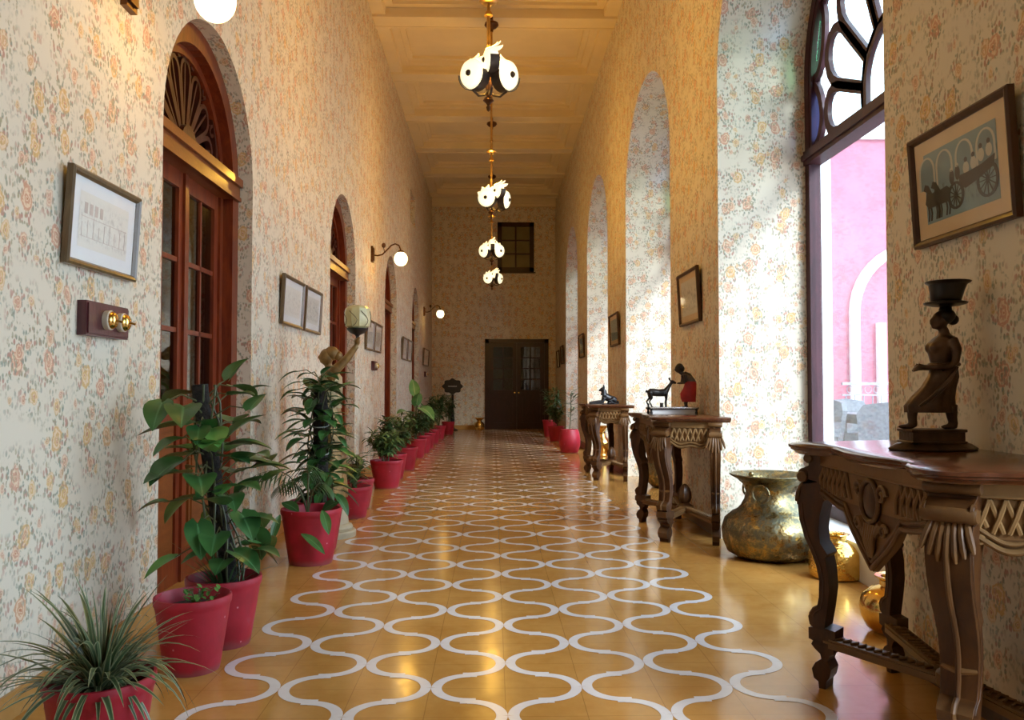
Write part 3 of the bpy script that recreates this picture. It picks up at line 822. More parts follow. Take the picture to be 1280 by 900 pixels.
# ------------------------------------------------------------------ wall lamps
def sconce(y, lab):
    s = thing('wall_sconce', lab, 'wall lamp', (XL, y, 2.72), RZL, 'swan-neck wall lamps')
    m_ = MB(); m_.box(-.05, .05, -.028, .002, -.10, .10); m_.box(-.035, .035, -.04, -.02, -.08, .08); m_.build('wall_plate', M['fixture'], s)
    m_ = MB(); pts = [(0, -.03, -.01), (0, -.08, -.015), (0, -.14, .0), (0, -.20, .06), (0, -.25, .115), (0, -.30, .135), (0, -.345, .115), (0, -.365, .07), (0, -.37, .045)]
    m_.tube(pts, .0095, 10); m_.lathe([(.0001, .055), (.03, .05), (.045, .03), (.043, .022), (.0001, .022)], 16, Matrix.Translation((0, -.37, 0)))
    m_.build('arm', M['fixture'], s)
    m_ = MB(); m_.ell((0, -.155, .115), (.027, .027, .033)); m_.tube([(0, -.155, .09), (0, -.165, .03)], .005, 6); m_.build('knob', M['fixture'], s)
    m_ = MB(); m_.ell((0, -.37, -.055), (.085, .085, .092), 24); m_.build('globe', M['globe'], s)
    return s
sconce(3.45, 'swan-neck wall lamp whose glowing globe is cut by the photo top edge')
sconce(10.46, 'swan-neck wall lamp with glowing globe before the third arched door')
sconce(18.35, 'swan-neck wall lamp with glowing globe close to the end wall')

# ------------------------------------------------------------------ chandeliers
def shade_frame(a, tilt):
    """matrix: local +z = outward axis of the shade"""
    return Matrix.Rotation(a, 4, 'Z') @ Matrix.Translation((.185, 0, 0)) @ Matrix.Rotation(PI/2 + tilt, 4, 'Y')
def make_chandelier():
    c = thing('chandelier', '', 'chandelier')
    zt_ = 5.72 - 3.38
    m_ = MB(); m_.lathe([(.0001, zt_+.02), (.02, zt_), (.022, zt_-.05), (.05, zt_-.07), (.085, zt_-.09), (.09, zt_-.115), (.06, zt_-.15), (.025, zt_-.165), (.02, zt_-.2), (.0001, zt_-.2)], 20)
    m_.build('ceiling_rose', M['fixture'], c)
    m_ = MB(); m_.tube([(0, 0, .12), (0, 0, zt_-.18)], .014, 10)
    for z in (.75, 1.5): m_.lathe([(.014, z-.02), (.022, z-.01), (.022, z+.01), (.014, z+.02)], 12)
    m_.build('rod', M['rod'], c)
    m_ = MB(); m_.lathe([(.014, .50), (.035, .505), (.028, .53), (.014, .545), (.014, .60), (.05, .60), (.072, .615), (.05, .635), (.014, .64)], 20); m_.build('collar', M['rod'], c)
    m_ = MB(); m_.lathe([(.0001, -.235), (.012, -.225), (.018, -.20), (.010, -.185), (.020, -.17), (.042, -.15), (.03, -.13), (.018, -.12), (.020, -.06), (.035, -.03), (.04, .03), (.025, .08), (.016, .12), (.0001, .13)], 18)
    m_.build('stem', M['fixture'], c)
    for i in range(3):
        a = math.radians((232, 318, 95)[i])
        A = MB()
        F = shade_frame(a, .12) if i < 2 else Matrix.Translation((.012, -.20, .085)) @ Matrix.Rotation(math.radians(196), 4, 'Z') @ Matrix.Rotation(PI/2 + .06, 4, 'Y')
        F = F @ Matrix.Scale(1.03 if i < 2 else .86, 4)
        if i == 2: a = math.radians(278)
        ca, sa = math.cos(a), math.sin(a)
        A.tube([(0, 0, -.06), (ca*.05, sa*.05, -.12), (ca*.12, sa*.12, -.145), (ca*.19, sa*.19, -.12)], .009, 8)
        # flat metal strap cupping the lower half of the shade
        pts = []
        for k in range(13):
            w = math.radians(-95 + 190*k/12)
            pts.append((math.cos(w), math.sin(w)))
        vs = []; fs = []
        for (x, y) in pts:
            for rr, z in ((.113, -.055), (.118, -.055), (.118, .028), (.113, .028)): vs.append(F @ Vector((x*rr, y*rr, z)))
        for k in range(12):
            for q in range(4): fs.append((k*4+q, k*4+(q+1) % 4, k*4+4+(q+1) % 4, k*4+4+q))
        A.add(vs, fs)
        A.build('arm', M['strap'], c)
        S = MB()
        S.lathe([(.0001, .055), (.03, .054), (.07, .045), (.098, .028), (.109, .0), (.106, -.03), (.085, -.055), (.05, -.07), (.0001, -.075)], 28, F)
        for k in range(5):         # petal crown turned up over the rim
            w = math.radians(180 + (k-2)*30)
            base = Vector((math.cos(w)*.10, math.sin(w)*.10, -.015)); tip = Vector((math.cos(w)*.165, math.sin(w)*.165, -.06)); tn = Vector((-math.sin(w), math.cos(w), 0))
            g = []
            for u in range(6):
                q = u/5; wd = .03*(1 - q**3*.75); p = base.lerp(tip, q) + Vector((0, 0, -.035*math.sin(q*PI*.5)+.015))
                for s in (-1, -.5, 0, .5, 1): g.append(F @ (p + tn*s*wd - Vector((math.cos(w), math.sin(w), 0))*(.012*s*s*q)))
            S.add(g, [(r*5+q, r*5+q+1, r*5+q+6, r*5+q+5) for r in range(5) for q in range(4)])
        sh = S.build('shade', M['opal'], c, fix=False)
        B = MB(); B.lathe([(.0001, .072), (.014, .07), (.022, .06), (.024, .05), (.0001, .045)], 14, F); B.build('button', M['strap'], sh)
    return c
ch0 = make_chandelier()
CH = [(-.035, 6.27, 0, 'large pendant cluster of three glowing shades, topmost in the photo'),
      (-.02, 10.34, .35, 'second pendant cluster of opal shades down the corridor, by the ceiling end'),
      (-.02, 14.29, -.12, 'third pendant cluster of opal shades, beside the high end window'),
      (-.02, 17.9, .2, 'smallest lowest pendant cluster of opal shades, below the high end window')]
for i, (x, y, rz, lab) in enumerate(CH):
    o = ch0 if i == 0 else copy_tree(ch0)
    o.location = (x, y, 3.38); o.rotation_euler = (0, 0, rz); tag(o, lab, 'chandelier', 'pendant lamps along the ceiling')

# ------------------------------------------------------------------ console tables (local: x along wall, y out from wall)
LEG_O = [(52,0),(52,50),(44,72),(22,84),(12,100),(16,116),(32,120),(14,160),(5,210),(10,270),(25,330),(46,382),(62,430),(70,480),(68,540),(60,582),(42,596),(32,614),(36,642),(46,651),(32,654),(32,694),(46,699),(40,712),(50,726),(68,742),(72,760),(52,776),(40,800),(46,832),(60,842),(62,866)]
LEG_I = [(84,866),(86,838),(96,822),(102,792),(90,766),(98,745),(112,735),(112,716),(106,699),(118,694),(118,654),(84,648),(94,582),(102,512),(98,442),(90,400),(98,386),(90,370),(76,348),(72,302),(76,252),(88,202),(106,168),(116,140),(118,70),(118,0)]
def leg_poly():
    P = []
    for x, y in LEG_O + LEG_I: P.append(((72-x)/920., max(.845 - y/1024., 0.)))
    return P
def make_leg(parent, px, py, ang, wide=1.0):
    ox, oy = math.cos(ang), math.sin(ang)
    fn = lambda o, h, t: (px + ox*o - oy*t, py + oy*o + ox*t, h)
    th = lambda a, b: wide*(.036 + .022*min(1, max(0, b)/.8))
    m_ = MB()
    m_.prism(leg_poly(), lambda a, b: -th(a, b), th, fn)
    # ridge down the outer face
    rid = [((72-x)/920. + .006, .845-y/1024.) for x, y in LEG_O[7:19]]
    m_.tube([fn(o, h, 0) for o, h in rid], .007, 8)
    for sd in (-1, 1):     # carved line on the cheeks
        m_.tube([fn(o-.022, h, sd*(th(0, h)-.001)) for o, h in rid[1:-1]], .004, 6)
        m_.lathe([(.0001, -.004), (.02, -.004), (.017, .004), (.010, .006), (.0001, .006)], 14, Matrix.Translation(fn((72-26)/920., .845-102/1024., sd*th(0, .75))) @ Matrix.Rotation(ang, 4, 'Z') @ Matrix.Rotation(-sd*PI/2, 4, 'X'))
    lo = m_.build('leg', M['carved'], parent, 30)
    bv = lo.modifiers.new('soft', 'BEVEL'); bv.width = .0035; bv.segments = 2; bv.limit_method = 'ANGLE'; bv.angle_limit = math.radians(50)
    d = MB()
    for h, o, r in ((.80, .030, .017), (.735, .052, .021)):
        tt = th(0, h) + .010
        q_ = MB(); q_.tube([fn(o, h, -tt), fn(o, h, -tt*.9), fn(o, h, tt*.9), fn(o, h, tt)], [r*.8, r, r, r*.8], 12); q_.build('scroll_roll', M['carved'], lo, 40)
    for j in range(-3, 4):
        t0 = j*.013; L = .115 - abs(j)*.014
        pts = []
        for q in range(6):
            h = .72 - L*q/5; y = (.845-h)*1024
            xo = LEG_O[0][0]
            for (xa, ya), (xb, yb) in zip(LEG_O, LEG_O[1:]):
                if ya <= y <= yb: xo = xa + (xb-xa)*(y-ya)/(yb-ya+1e-9)
            pts.append(fn((72-xo)/920. + .003, h, t0*(1+q*.12)))
        d.tube(pts, [.006, .0085, .009, .009, .008, .004], 7)
    q_ = MB(); q_.tube([fn(-.004, .345, -th(0, .345)+.004), fn(.004, .338, 0), fn(-.004, .345, th(0, .345)-.004)], .009, 8); q_.build('collar', M['carved'], lo, 40)
    d.build('carved_leaf', M['carved'], lo, 40)
    return lo
def apron(parent, p0, p1, out, drop, pend):
    """carved apron between two plan points; out = outward unit normal"""
    v = Vector(p1) - Vector(p0); L = v.length; u = v/L; n = Vector(out)
    fn = lambda a, b, t: (p0[0]+u.x*a+n.x*t, p0[1]+u.y*a+n.y*t, b)
    def low(a):
        q = a/L
        z = .665 - drop*(math.sin(PI*q)**2) + .012*math.cos(q*4*PI)
        if pend: z -= pend*max(0, 1-abs(q-.5)/.21)**.8
        return z
    K = 48
    poly = [(L*i/K, low(L*i/K)) for i in range(K+1)] + [(L, .82), (0, .82)]
    m_ = MB(); m_.prism(poly, -.012, .006, fn)
    ap = m_.build('apron', M['carved'], parent, 35)
    b = MB(); b.prism([(0, .782), (L, .782), (L, .822), (0, .822)], .002, .015, fn); b.tube([fn(0, .780, .012), fn(L, .780, .012)], .005, 6)
    b.build('top_band', M['gilt_wood' if not pend else 'carved'], ap)
    c = MB()
    for i in range(int(L/.036)):
        a = .025 + i*.036
        if pend and abs(a/L-.5) < .2: continue
        hi = .772; lo_ = max(low(a)+.03, .69)
        for s in (-1, 1):
            a2 = a + s*.030
            c.tube([fn(a, hi, .008), fn((a+a2)/2, (hi+lo_)/2, .016 if s > 0 else .010), fn(a2, lo_, .008)], .0065, 6)
    for i in range(2):
        pts = [(L*(.02+.96*k/K), low(L*(.02+.96*k/K)) + .010 + .020*i) for k in range(K+1)]
        c.tube([fn(a, z, .010) for a, z in pts], .008 - .002*i, 7)
    for s in (0, 1):
        for (qa, qz, r) in ((.05, .70, .018), (.09, .672, .014)):
            a = L*(qa if s == 0 else 1-qa)
            c.tube([fn(a + r*(1-k/14)*math.cos(k*.75), qz + r*(1-k/14)*math.sin(k*.75), .010) for k in range(13)], .0055, 6)
    if pend:
        zc = .70
        c.tube([fn(L/2 + .058*math.cos(w), zc+.005 + .062*math.sin(w), .014) for w in [2*PI*k/24 for k in range(25)]], .008, 8)
        c.ell(fn(L/2, zc+.005, .008), (.05, .05, .056) if abs(u.x) < .5 else (.05, .014, .056), 16)
        for s in (-1, 1):
            c.tube([fn(L/2 + s*(.075+.03*math.cos(k*.6)*(1-k/16)), zc+.03+.03*math.sin(k*.6)*(1-k/16), .012) for k in range(15)], .008, 7)
            c.tube([fn(L/2 + s*(.07-.012*k), zc-.055-.012*k, .012) for k in range(6)], [.012, .013, .012, .010, .008, .004], 7)
            c.tube([fn(L/2 + s*(.085+.022*math.cos(k*.6)*(1-k/16)), zc-.075+.022*math.sin(k*.6)*(1-k/16), .012) for k in range(14)], .007, 7)
        for j in range(-2, 3): c.tube([fn(L/2 + j*.016, zc-.065, .012), fn(L/2 + j*.013, zc-.11, .018), fn(L/2 + j*.006, zc-.165, .012)], [.007, .009, .004], 7)
    c.build('carving', M['gilt_wood' if not pend else 'carved'], ap, 45)
    return ap
def make_console():
    c = thing('console_table', '', 'console table')
    half = [(0, .475), (.10, .470), (.18, .452), (.25, .442), (.30, .452), (.34, .492), (.42, .515), (.49, .505), (.535, .455), (.54, .40), (.56, .33), (.60, .22), (.625, .10), (.63, .004)]
    outl = half + [(-x, y) for x, y in reversed(half[1:])]
    def sh(d): 
        return [(x*(1 - d/.6), y - d if y > .03 else y) for x, y in outl]
    t = MB()
    lay = [(.010, .850), (.0, .845), (0, .836), (.006, .832), (.006, .828), (.016, .822), (.020, .815)]
    k = len(outl); vs = []; fs = []
    for d, z in lay: vs += [(x, y, z) for x, y in sh(d)]
    for i in range(len(lay)-1):
        for j in range(k): fs.append((i*k+j, i*k+(j+1) % k, (i+1)*k+(j+1) % k, (i+1)*k+j))
    for z_i in (0, len(lay)-1):
        tri = tessellate_polygon([[Vector((x, y, 0)) for x, y in sh(lay[z_i][0])]])
        fs += [tuple(z_i*k + q for q in tr_) for tr_ in tri]
    t.add(vs, fs); t.build('tabletop', M['table_top'], c, 50)
    fx, fy, bx_, by_ = .425, .405, .565, .095
    make_leg(c, fx, fy, math.radians(48)); make_leg(c, -fx, fy, math.radians(132))
    make_leg(c, bx_, by_, math.radians(14), .62); make_leg(c, -bx_, by_, math.radians(166), .62)
    apron(c, (-fx, fy+.015), (fx, fy+.015), (0, 1, 0), .02, .165)
    n = Vector((fy-by_, bx_-fx, 0)).normalized()
    apron(c, (fx+.02, fy-.01), (bx_+.015, by_), (n.x, n.y, 0), .03, 0)
    apron(c, (-bx_-.015, by_), (-fx-.02, fy-.01), (-n.x, n.y, 0), .03, 0)
    hub = Vector((0, .17, .165))
    for (x, y) in ((fx, fy), (-fx, fy), (bx_, by_), (-bx_, by_)):
        m_ = MB(); p = Vector((x, y, .165)); d = (hub-p); ll = d.length; a = math.atan2(d.y, d.x)
        R = Matrix.Translation(p) @ Matrix.Rotation(a, 4, 'Z')
        m_.box(0, ll, -.030, .030, -.020, .012, 0, R); m_.box(.02, ll, -.036, .036, -.004, .004, 0, R)
        for q in range(int(ll/.03)): m_.tube([R @ Vector((.03+q*.03, -.02, .014)), R @ Vector((.042+q*.03, 0, .017)), R @ Vector((.03+q*.03, .02, .014))], .005, 5)
        m_.build('stretcher', M['carved'], c, 35)
    m_ = MB(); m_.lathe([(.05, .14), (.062, .15), (.062, .185), (.045, .195), (.03, .205), (.040, .22), (.048, .245), (.046, .28), (.036, .31), (.020, .335), (.0001, .345)], 18, Matrix.Translation((0, .17, 0)), 0, lambda w, i: 1 + (.07*math.cos(9*w) if i > 4 else 0))
    m_.build('finial', M['carved'], c)
    return c
con = make_console()
for i, (yc, lab) in enumerate(((2.51, 'large carved console table bearing the bronze woman, nearest the camera'),
                               (6.09, 'carved console table on the pier bearing deer and red-dressed figurine'),
                               (9.85, 'carved console table bearing the black reclining dog'))):
    o = con if i == 0 else copy_tree(con)
    o.location = (XR-.004, yc, 0); o.rotation_euler = (0, 0, PI/2)
    tag(o, lab if i else 'large carved console table bearing the dark bronze woman with a bowl', 'console table', 'carved consoles along the window wall')
TT = .8505

# ------------------------------------------------------------------ figurines
def remesh(o, vox, sm=3):
    r = o.modifiers.new('body', 'REMESH'); r.mode = 'VOXEL'; r.voxel_size = vox; r.use_smooth_shade = True
    s = o.modifiers.new('soft', 'SMOOTH'); s.iterations = sm; s.factor = .5
    return o
def loft(mb, rings, n=20, m=0, fold=None):
    """rings: (cx,cy,z,rx,ry)"""
    vs = []; fs = []
    for i, (cx, cy, z, rx, ry) in enumerate(rings):
        for j in range(n):
            w = 2*PI*j/n; k = 1 + (fold(w, i) if fold else 0)
            vs.append((cx + rx*k*math.cos(w), cy + ry*k*math.sin(w), z))
    for i in range(len(rings)-1):
        for j in range(n): fs.append((i*n+j, i*n+(j+1) % n, (i+1)*n+(j+1) % n, (i+1)*n+j))
    fs.append(tuple(range(n-1, -1, -1))); fs.append(tuple((len(rings)-1)*n+j for j in range(n)))
    return mb.add(vs, fs, m)
def shear(mb):
    for p in mb.v:
        if p.z > .16: p.x += .13*(p.z-.16)
# bronze woman with bowl : local -x is the way she faces (towards the corridor)
bw = thing('woman_figurine', 'dark bronze woman striding with a ribbed bowl on her head on the large console', 'figurine', (1.405, 2.63, TT), 0)
bw.scale = (.93, .93, .93)
m_ = MB()
loft(m_, [(0, 0, .0, .148, .085), (0, 0, .006, .150, .088), (0, 0, .020, .128, .07), (0, 0, .026, .112, .06)], 28, fold=lambda w, i: .05*math.cos(6*w))
m_.box(-.095, .085, -.05, .05, .022, .068); m_.box(-.100, .090, -.055, .055, .062, .072); m_.box(-.100, .090, -.055, .055, .024, .032)
ob = m_.build('base', M['bronze'], bw); bv = ob.modifiers.new('soft', 'BEVEL'); bv.width = .004; bv.segments = 2; bv.limit_method = 'ANGLE'
m_ = MB()
loft(m_, [(.030, 0, .235, .046, .042), (.026, 0, .265, .044, .042), (.020, 0, .285, .036, .034), (.014, 0, .315, .040, .040), (.010, 0, .345, .046, .046), (.012, 0, .368, .046, .052), (.016, 0, .385, .032, .050), (.014, 0, .396, .017, .024), (.008, 0, .418, .015, .016)], 24)
m_.ell((-.006, 0, .445), (.030, .025, .034)); m_.ell((-.030, 0, .438), (.012, .010, .012)); m_.ell((-.036, 0, .444), (.007, .006, .010)); m_.ell((-.022, 0, .424), (.012, .012, .010))
m_.ell((-.016, .016, .352), (.024, .022, .022)); m_.ell((-.016, -.016, .352), (.024, .022, .022))
for s in (-1, 1):
    sx = .016
    m_.tube([(sx, s*.048, .378), (.030, s*.062, .340), (.030, s*.060, .300), (.020, s*.055, .285), (-.02, s*.040, .283), (-.048, s*.012+.004, .283)], [.018, .016, .0135, .013, .011, .009], 10)
    m_.ell((-.060, s*.008, .283), (.016, .010, .012)); 
    for q in range(4): m_.tube([(-.064, s*(.004+.004*q), .286-.004*q), (-.078, s*(.003+.003*q), .280-.003*q), (-.080, s*.002, .272-.002*q)], .0034, 6)
    m_.tube([(-.058, s*.01, .289), (-.068, s*.006, .296)], .0035, 6)
m_.tube([(-.062, .012, .155), (-.066, .012, .11), (-.062, .012, .08)], [.022, .016, .014], 10); m_.ell((-.085, .012, .079), (.032, .014, .009))
m_.tube([(.055, -.012, .155), (.060, -.012, .11), (.066, -.012, .085)], [.024, .017, .015], 10); m_.ell((.050, -.012, .079), (.030, .014, .009))
shear(m_); remesh(m_.build('body', M['bronze'], bw), .0045, 2)
m_ = MB()
loft(m_, [(-.006, 0, .128, .088, .044), (-.010, 0, .15, .086, .048), (-.002, 0, .18, .072, .050), (.014, 0, .215, .056, .050), (.026, 0, .25, .050, .048), (.026, 0, .285, .042, .042), (.022, 0, .30, .040, .040)], 48, fold=lambda w, i: .045*math.sin(11*w + i*.6)*(1-i/8))
for k in range(5): m_.tube([(-.07+.012*k, -.045, .15+.006*k), (-.03+.012*k, -.056, .19+.01*k), (.02+.006*k, -.053, .25+.008*k)], .004, 6)
m_.tube([(.024+.046*math.cos(w), .046*math.sin(w), .292) for w in [2*PI*k/20 for k in range(21)]], .007, 8)
shear(m_); m_.build('skirt', M['bronze'], bw, 60)
m_ = MB(); m_.ell((.010, 0, .458), (.034, .031, .028)); m_.ell((.040, 0, .446), (.018, .018, .018)); m_.tube([(.008, 0, .48), (.008, 0, .50)], [.022, .016], 12); shear(m_); m_.build('hair', M['bronze_dark'], bw)
m_ = MB()
m_.lathe([(.0001, .492), (.045, .496), (.066, .502), (.070, .508), (.055, .512), (.03, .508), (.0001, .508)], 32, Matrix.Translation((.006, 0, -.002)), 0, lambda w, i: 1+.02*math.cos(12*w))
m_.lathe([(.0001, .505), (.036, .508), (.048, .522), (.054, .556), (.060, .578), (.071, .585), (.073, .589), (.066, .591), (.057, .582), (.045, .55), (.0001, .535)], 40, Matrix.Translation((.006, 0, -.01)), 0, lambda w, i: 1+.014*math.cos(20*w))
shear(m_); m_.build('bowl', M['bronze_dark'], bw)

# tray stand, deer, woman in red (console two)
ty = 6.27
tr_ = thing('tray_stand', 'pale low tray with small feet under the deer', 'tray', (1.365, ty, TT), 0)
m_ = MB(); m_.box(-.195, .175, -.075, .075, .034, .042); m_.box(-.195, .175, -.075, -.068, .034, .050); m_.box(-.195, .175, .068, .075, .034, .050); m_.box(-.195, -.188, -.075, .075, .034, .05); m_.box(.168, .175, -.075, .075, .034, .05)
m_.build('platter', M['silver'], tr_)
m_ = MB(); m_.box(-.17, .15, -.058, .058, .0, .034); m_.build('plinth', M['white'], tr_)
for sx in (-.18, .16):
    for sy in (-.062, .062):
        m_ = MB(); m_.lathe([(.010, 0), (.012, .008), (.007, .02), (.011, .034)], 10, Matrix.Translation((sx, sy, 0))); m_.build('foot', M['bronze_dark'], tr_)
PT = TT + .0425
dr = thing('deer_figurine', 'dark deer figurine standing on the pale tray with head raised', 'figurine', (1.255, ty, PT), 0)
m_ = MB()
m_.tube([(-.085, 0, .128), (-.075, 0, .122), (-.04, 0, .118), (0, 0, .114), (.04, 0, .116), (.062, 0, .124)], [.012, .026, .029, .028, .030, .022], 14)
m_.tube([(.052, 0, .126), (.072, 0, .155), (.090, 0, .182), (.098, 0, .195)], [.024, .016, .012, .012], 10)
m_.tube([(.088, 0, .198), (.105, 0, .198), (.125, 0, .190), (.134, 0, .188)], [.013, .014, .009, .006], 10)
for s in (-1, 1):
    m_.tube([(.088, s*.008, .205), (.080, s*.014, .222), (.082, s*.016, .232)], [.004, .007, .002], 6)
    m_.tube([(.055, s*.013, .115), (.056, s*.013, .065), (.052, s*.013, .052), (.054, s*.013, .004)], [.014, .007, .007, .006], 8)
    m_.tube([(-.070, s*.013, .118), (-.062-.006*s, s*.014, .075), (-.082-.008*s, s*.014, .048), (-.076-.010*s+.014, s*.014, .004)], [.019, .010, .007, .006], 8)
m_.tube([(-.088, 0, .134), (-.098, 0, .124), (-.10, 0, .115)], [.008, .007, .003], 6)
remesh(m_.build('body', M['bronze_dark'], dr), .0035, 2)
for k, (x, y, h, r, lab) in enumerate(((1.165, ty-.055, .036, .0075, 'thin dark peg on the tray behind the deer hind legs'), (1.265, ty-.052, .040, .0135, 'stubby dark block on the tray under the deer belly'))):
    st = MB(); st.lathe([(r*.9, 0), (r, .004), (r*.92, h*.5), (r, h-.004), (r*.85, h), (.0001, h)], 10)
    tag(st.build('wooden_peg', M['bronze_dark'], None, loc=(x, y, PT)), lab, 'peg')
rw = thing('girl_figurine', 'stooping dark-haired figurine in a red dress facing the deer', 'figurine', (1.462, ty-.02, PT), 0)
m_ = MB()
m_.ell((-.062, 0, .296), (.027, .025, .032)); m_.ell((-.084, 0, .288), (.008, .008, .010)); m_.tube([(-.055, 0, .275), (-.030, 0, .258)], [.014, .016], 10)
m_.tube([(-.028, 0, .258), (0, 0, .235), (.022, 0, .205), (.030, 0, .17)], [.026, .040, .040, .034], 14)
for s in (-1, 1):
    m_.tube([(-.018, s*.034, .250), (-.020, s*.046, .215), (-.030, s*.040, .190), (-.050, s*.02, .186)], [.016, .013, .011, .008], 9)
    m_.ell((-.058, s*.016, .187), (.011, .008, .008))
    for q in range(4): m_.tube([(-.060, s*(.010+.004*q), .188), (-.072, s*(.008+.003*q), .184)], .003, 5)
    m_.tube([(.022, s*.014, .19), (.010, s*.016, .10), (-.008, s*.016, .035), (-.002, s*.016, .006)], [.022, .016, .011, .009], 8); m_.ell((-.012, s*.016, .007), (.022, .010, .007))
remesh(m_.build('body', M['skin'], rw), .0035, 2)
m_ = MB(); m_.ell((-.052, 0, .308), (.030, .029, .030)); m_.ell((-.034, 0, .296), (.02, .022, .026)); m_.build('hair', M['black'], rw)
m_ = MB(); loft(m_, [(.018, 0, .046, .052, .042), (.012, 0, .075, .058, .044), (.012, 0, .11, .062, .045), (.024, 0, .15, .050, .044), (.030, 0, .185, .044, .044), (.026, 0, .205, .042, .044)], 32, fold=lambda w, i: .05*math.sin(8*w)*(1-i/6)); m_.build('dress', M['red_cloth'], rw, 60)
m_ = MB(); loft(m_, [(.028, 0, .20, .043, .046), (.016, 0, .222, .043, .047), (-.002, 0, .244, .036, .043), (-.018, 0, .258, .024, .030)], 24); m_.build('blouse', M['grey_cloth'], rw, 60)
# reclining dog (console three)
dg = thing('dog_figurine', 'black pointed-eared dog figurine lying on the console with head up', 'figurine', (1.33, 9.93, TT), 0)
m_ = MB()
m_.tube([(.150, 0, .040), (.12, 0, .048), (.07, 0, .062), (.02, 0, .085), (-.005, 0, .11)], [.028, .042, .042, .044, .036], 14)
m_.tube([(-.005, 0, .10), (.0, 0, .14), (-.002, 0, .168)], [.040, .034, .028], 12)
m_.tube([(.008, 0, .178), (-.020, 0, .176), (-.050, 0, .162), (-.062, 0, .158)], [.026, .026, .014, .009], 12)
for s in (-1, 1):
    m_.tube([(.0, s*.014, .19), (-.004, s*.018, .212), (-.004, s*.018, .232)], [.012, .009, .002], 8)
    m_.tube([(.0, s*.026, .075), (-.02, s*.028, .03), (-.08, s*.028, .024), (-.15, s*.028, .016), (-.178, s*.028, .011)], [.026, .022, .018, .014, .011], 10)
    m_.tube([(.11, s*.030, .055), (.06, s*.042, .032), (.11, s*.046, .014), (.045, s*.048, .011)], [.030, .024, .014, .011], 10)
m_.tube([(.16, 0, .03), (.175, .02, .014), (.15, .05, .010), (.10, .065, .008)], [.012, .010, .009, .006], 8)
m_.box(-.17, .17, -.05, .05, 0, .008)
remesh(m_.build('body', M['black'], dg), .004, 2)

# ------------------------------------------------------------------ brass vessels
def vessel(name, x, y, prof, mat, lab, grp=None, rings=False, n=40):
    t = thing(name, lab, 'vessel', (x, y, .001), 0, grp)
    m_ = MB(); m_.lathe(prof, n); m_.build('body', M[mat], t, 40)
    if rings:
        for k in range(3):
            a = rings + k*2*PI/3; R, z = rings_r
            h = MB(); ca, sa = math.cos(a), math.sin(a)
            h.tube([(ca*(R-.02), sa*(R-.02), z+.06), (ca*(R+.01), sa*(R+.01), z+.075), (ca*(R+.025), sa*(R+.025), z+.06)], .008, 8)
            h.tube([(ca*(R+.03) - sa*.05*math.cos(w), sa*(R+.03) + ca*.05*math.cos(w), z + .052*math.sin(w)) for w in [2*PI*q/24 for q in range(25)]], .0075, 8)
            h.ell((ca*(R+.01), sa*(R+.01), z+.088), (.018, .018, .016)); h.build('ring_handle', M['old_brass'], t)
    return t
rings_r = (.165, .405)
vessel('brass_urn', 1.725, 5.15, [(.16, 0), (.21, .004), (.265, .035), (.292, .10), (.300, .17), (.28, .235), (.235, .275), (.205, .29), (.182, .315), (.160, .355), (.150, .40), (.165, .445), (.205, .48), (.245, .502), (.250, .508), (.242, .512), (.20, .49), (.155, .46), (.138, .41), (.15, .34), (.18, .30), (.0001, .28)], 'old_brass', 'big tarnished brass urn with flared rim and ring handles', None, -2.2, 56)
vessel('brass_water_pot', 1.90, 4.60, [(.125, 0), (.140, .008), (.143, .03), (.143, .135), (.136, .150), (.10, .172), (.062, .190), (.055, .205), (.060, .228), (.075, .236), (.074, .240), (.05, .235), (.045, .2), (.0001, .19)], 'hammered', 'squat polished brass water pot with flat shoulder under the large console')
vessel('brass_water_pot', 1.73, 3.56, [(.09, 0), (.12, .02), (.145, .07), (.15, .11), (.138, .155), (.10, .185), (.066, .20), (.066, .22), (.085, .235), (.085, .24), (.06, .236), (.055, .2), (.0001, .19)], 'brass', 'round brass pot half hidden behind the large console back leg')
vessel('brass_cauldron', 1.86, 8.75, [(.14, 0), (.19, .01), (.235, .06), (.25, .14), (.25, .26), (.225, .33), (.15, .37), (.14, .40), (.16, .44), (.19, .455), (.185, .46), (.14, .44), (.12, .4), (.0001, .38)], 'old_brass', 'dull brass cauldron seen between the front legs of console with deer')
vessel('brass_jar', 1.93, 8.05, [(.08, 0), (.10, .01), (.12, .06), (.13, .14), (.115, .2), (.07, .24), (.055, .27), (.07, .30), (.085, .315), (.08, .318), (.05, .3), (.0001, .28)], 'brass', 'bright gold brass jar beside the dull cauldron')
vessel('brass_vase', 1.66, 12.68, [(.09, 0), (.10, .015), (.085, .04), (.10, .09), (.125, .16), (.12, .23), (.085, .28), (.058, .31), (.055, .37), (.075, .42), (.115, .455), (.12, .46), (.11, .463), (.06, .42), (.045, .35), (.0001, .3)], 'brass', 'gold brass vase with flared mouth seen under the console with dog')
vessel('brass_spittoon', -.33, 20.55, [(.075, 0), (.105, .01), (.125, .06), (.125, .13), (.10, .175), (.06, .205), (.055, .225), (.09, .265), (.135, .295), (.137, .30), (.125, .30), (.05, .24), (.0001, .22)], 'brass', 'small brass spittoon on the floor beside the dark end door')

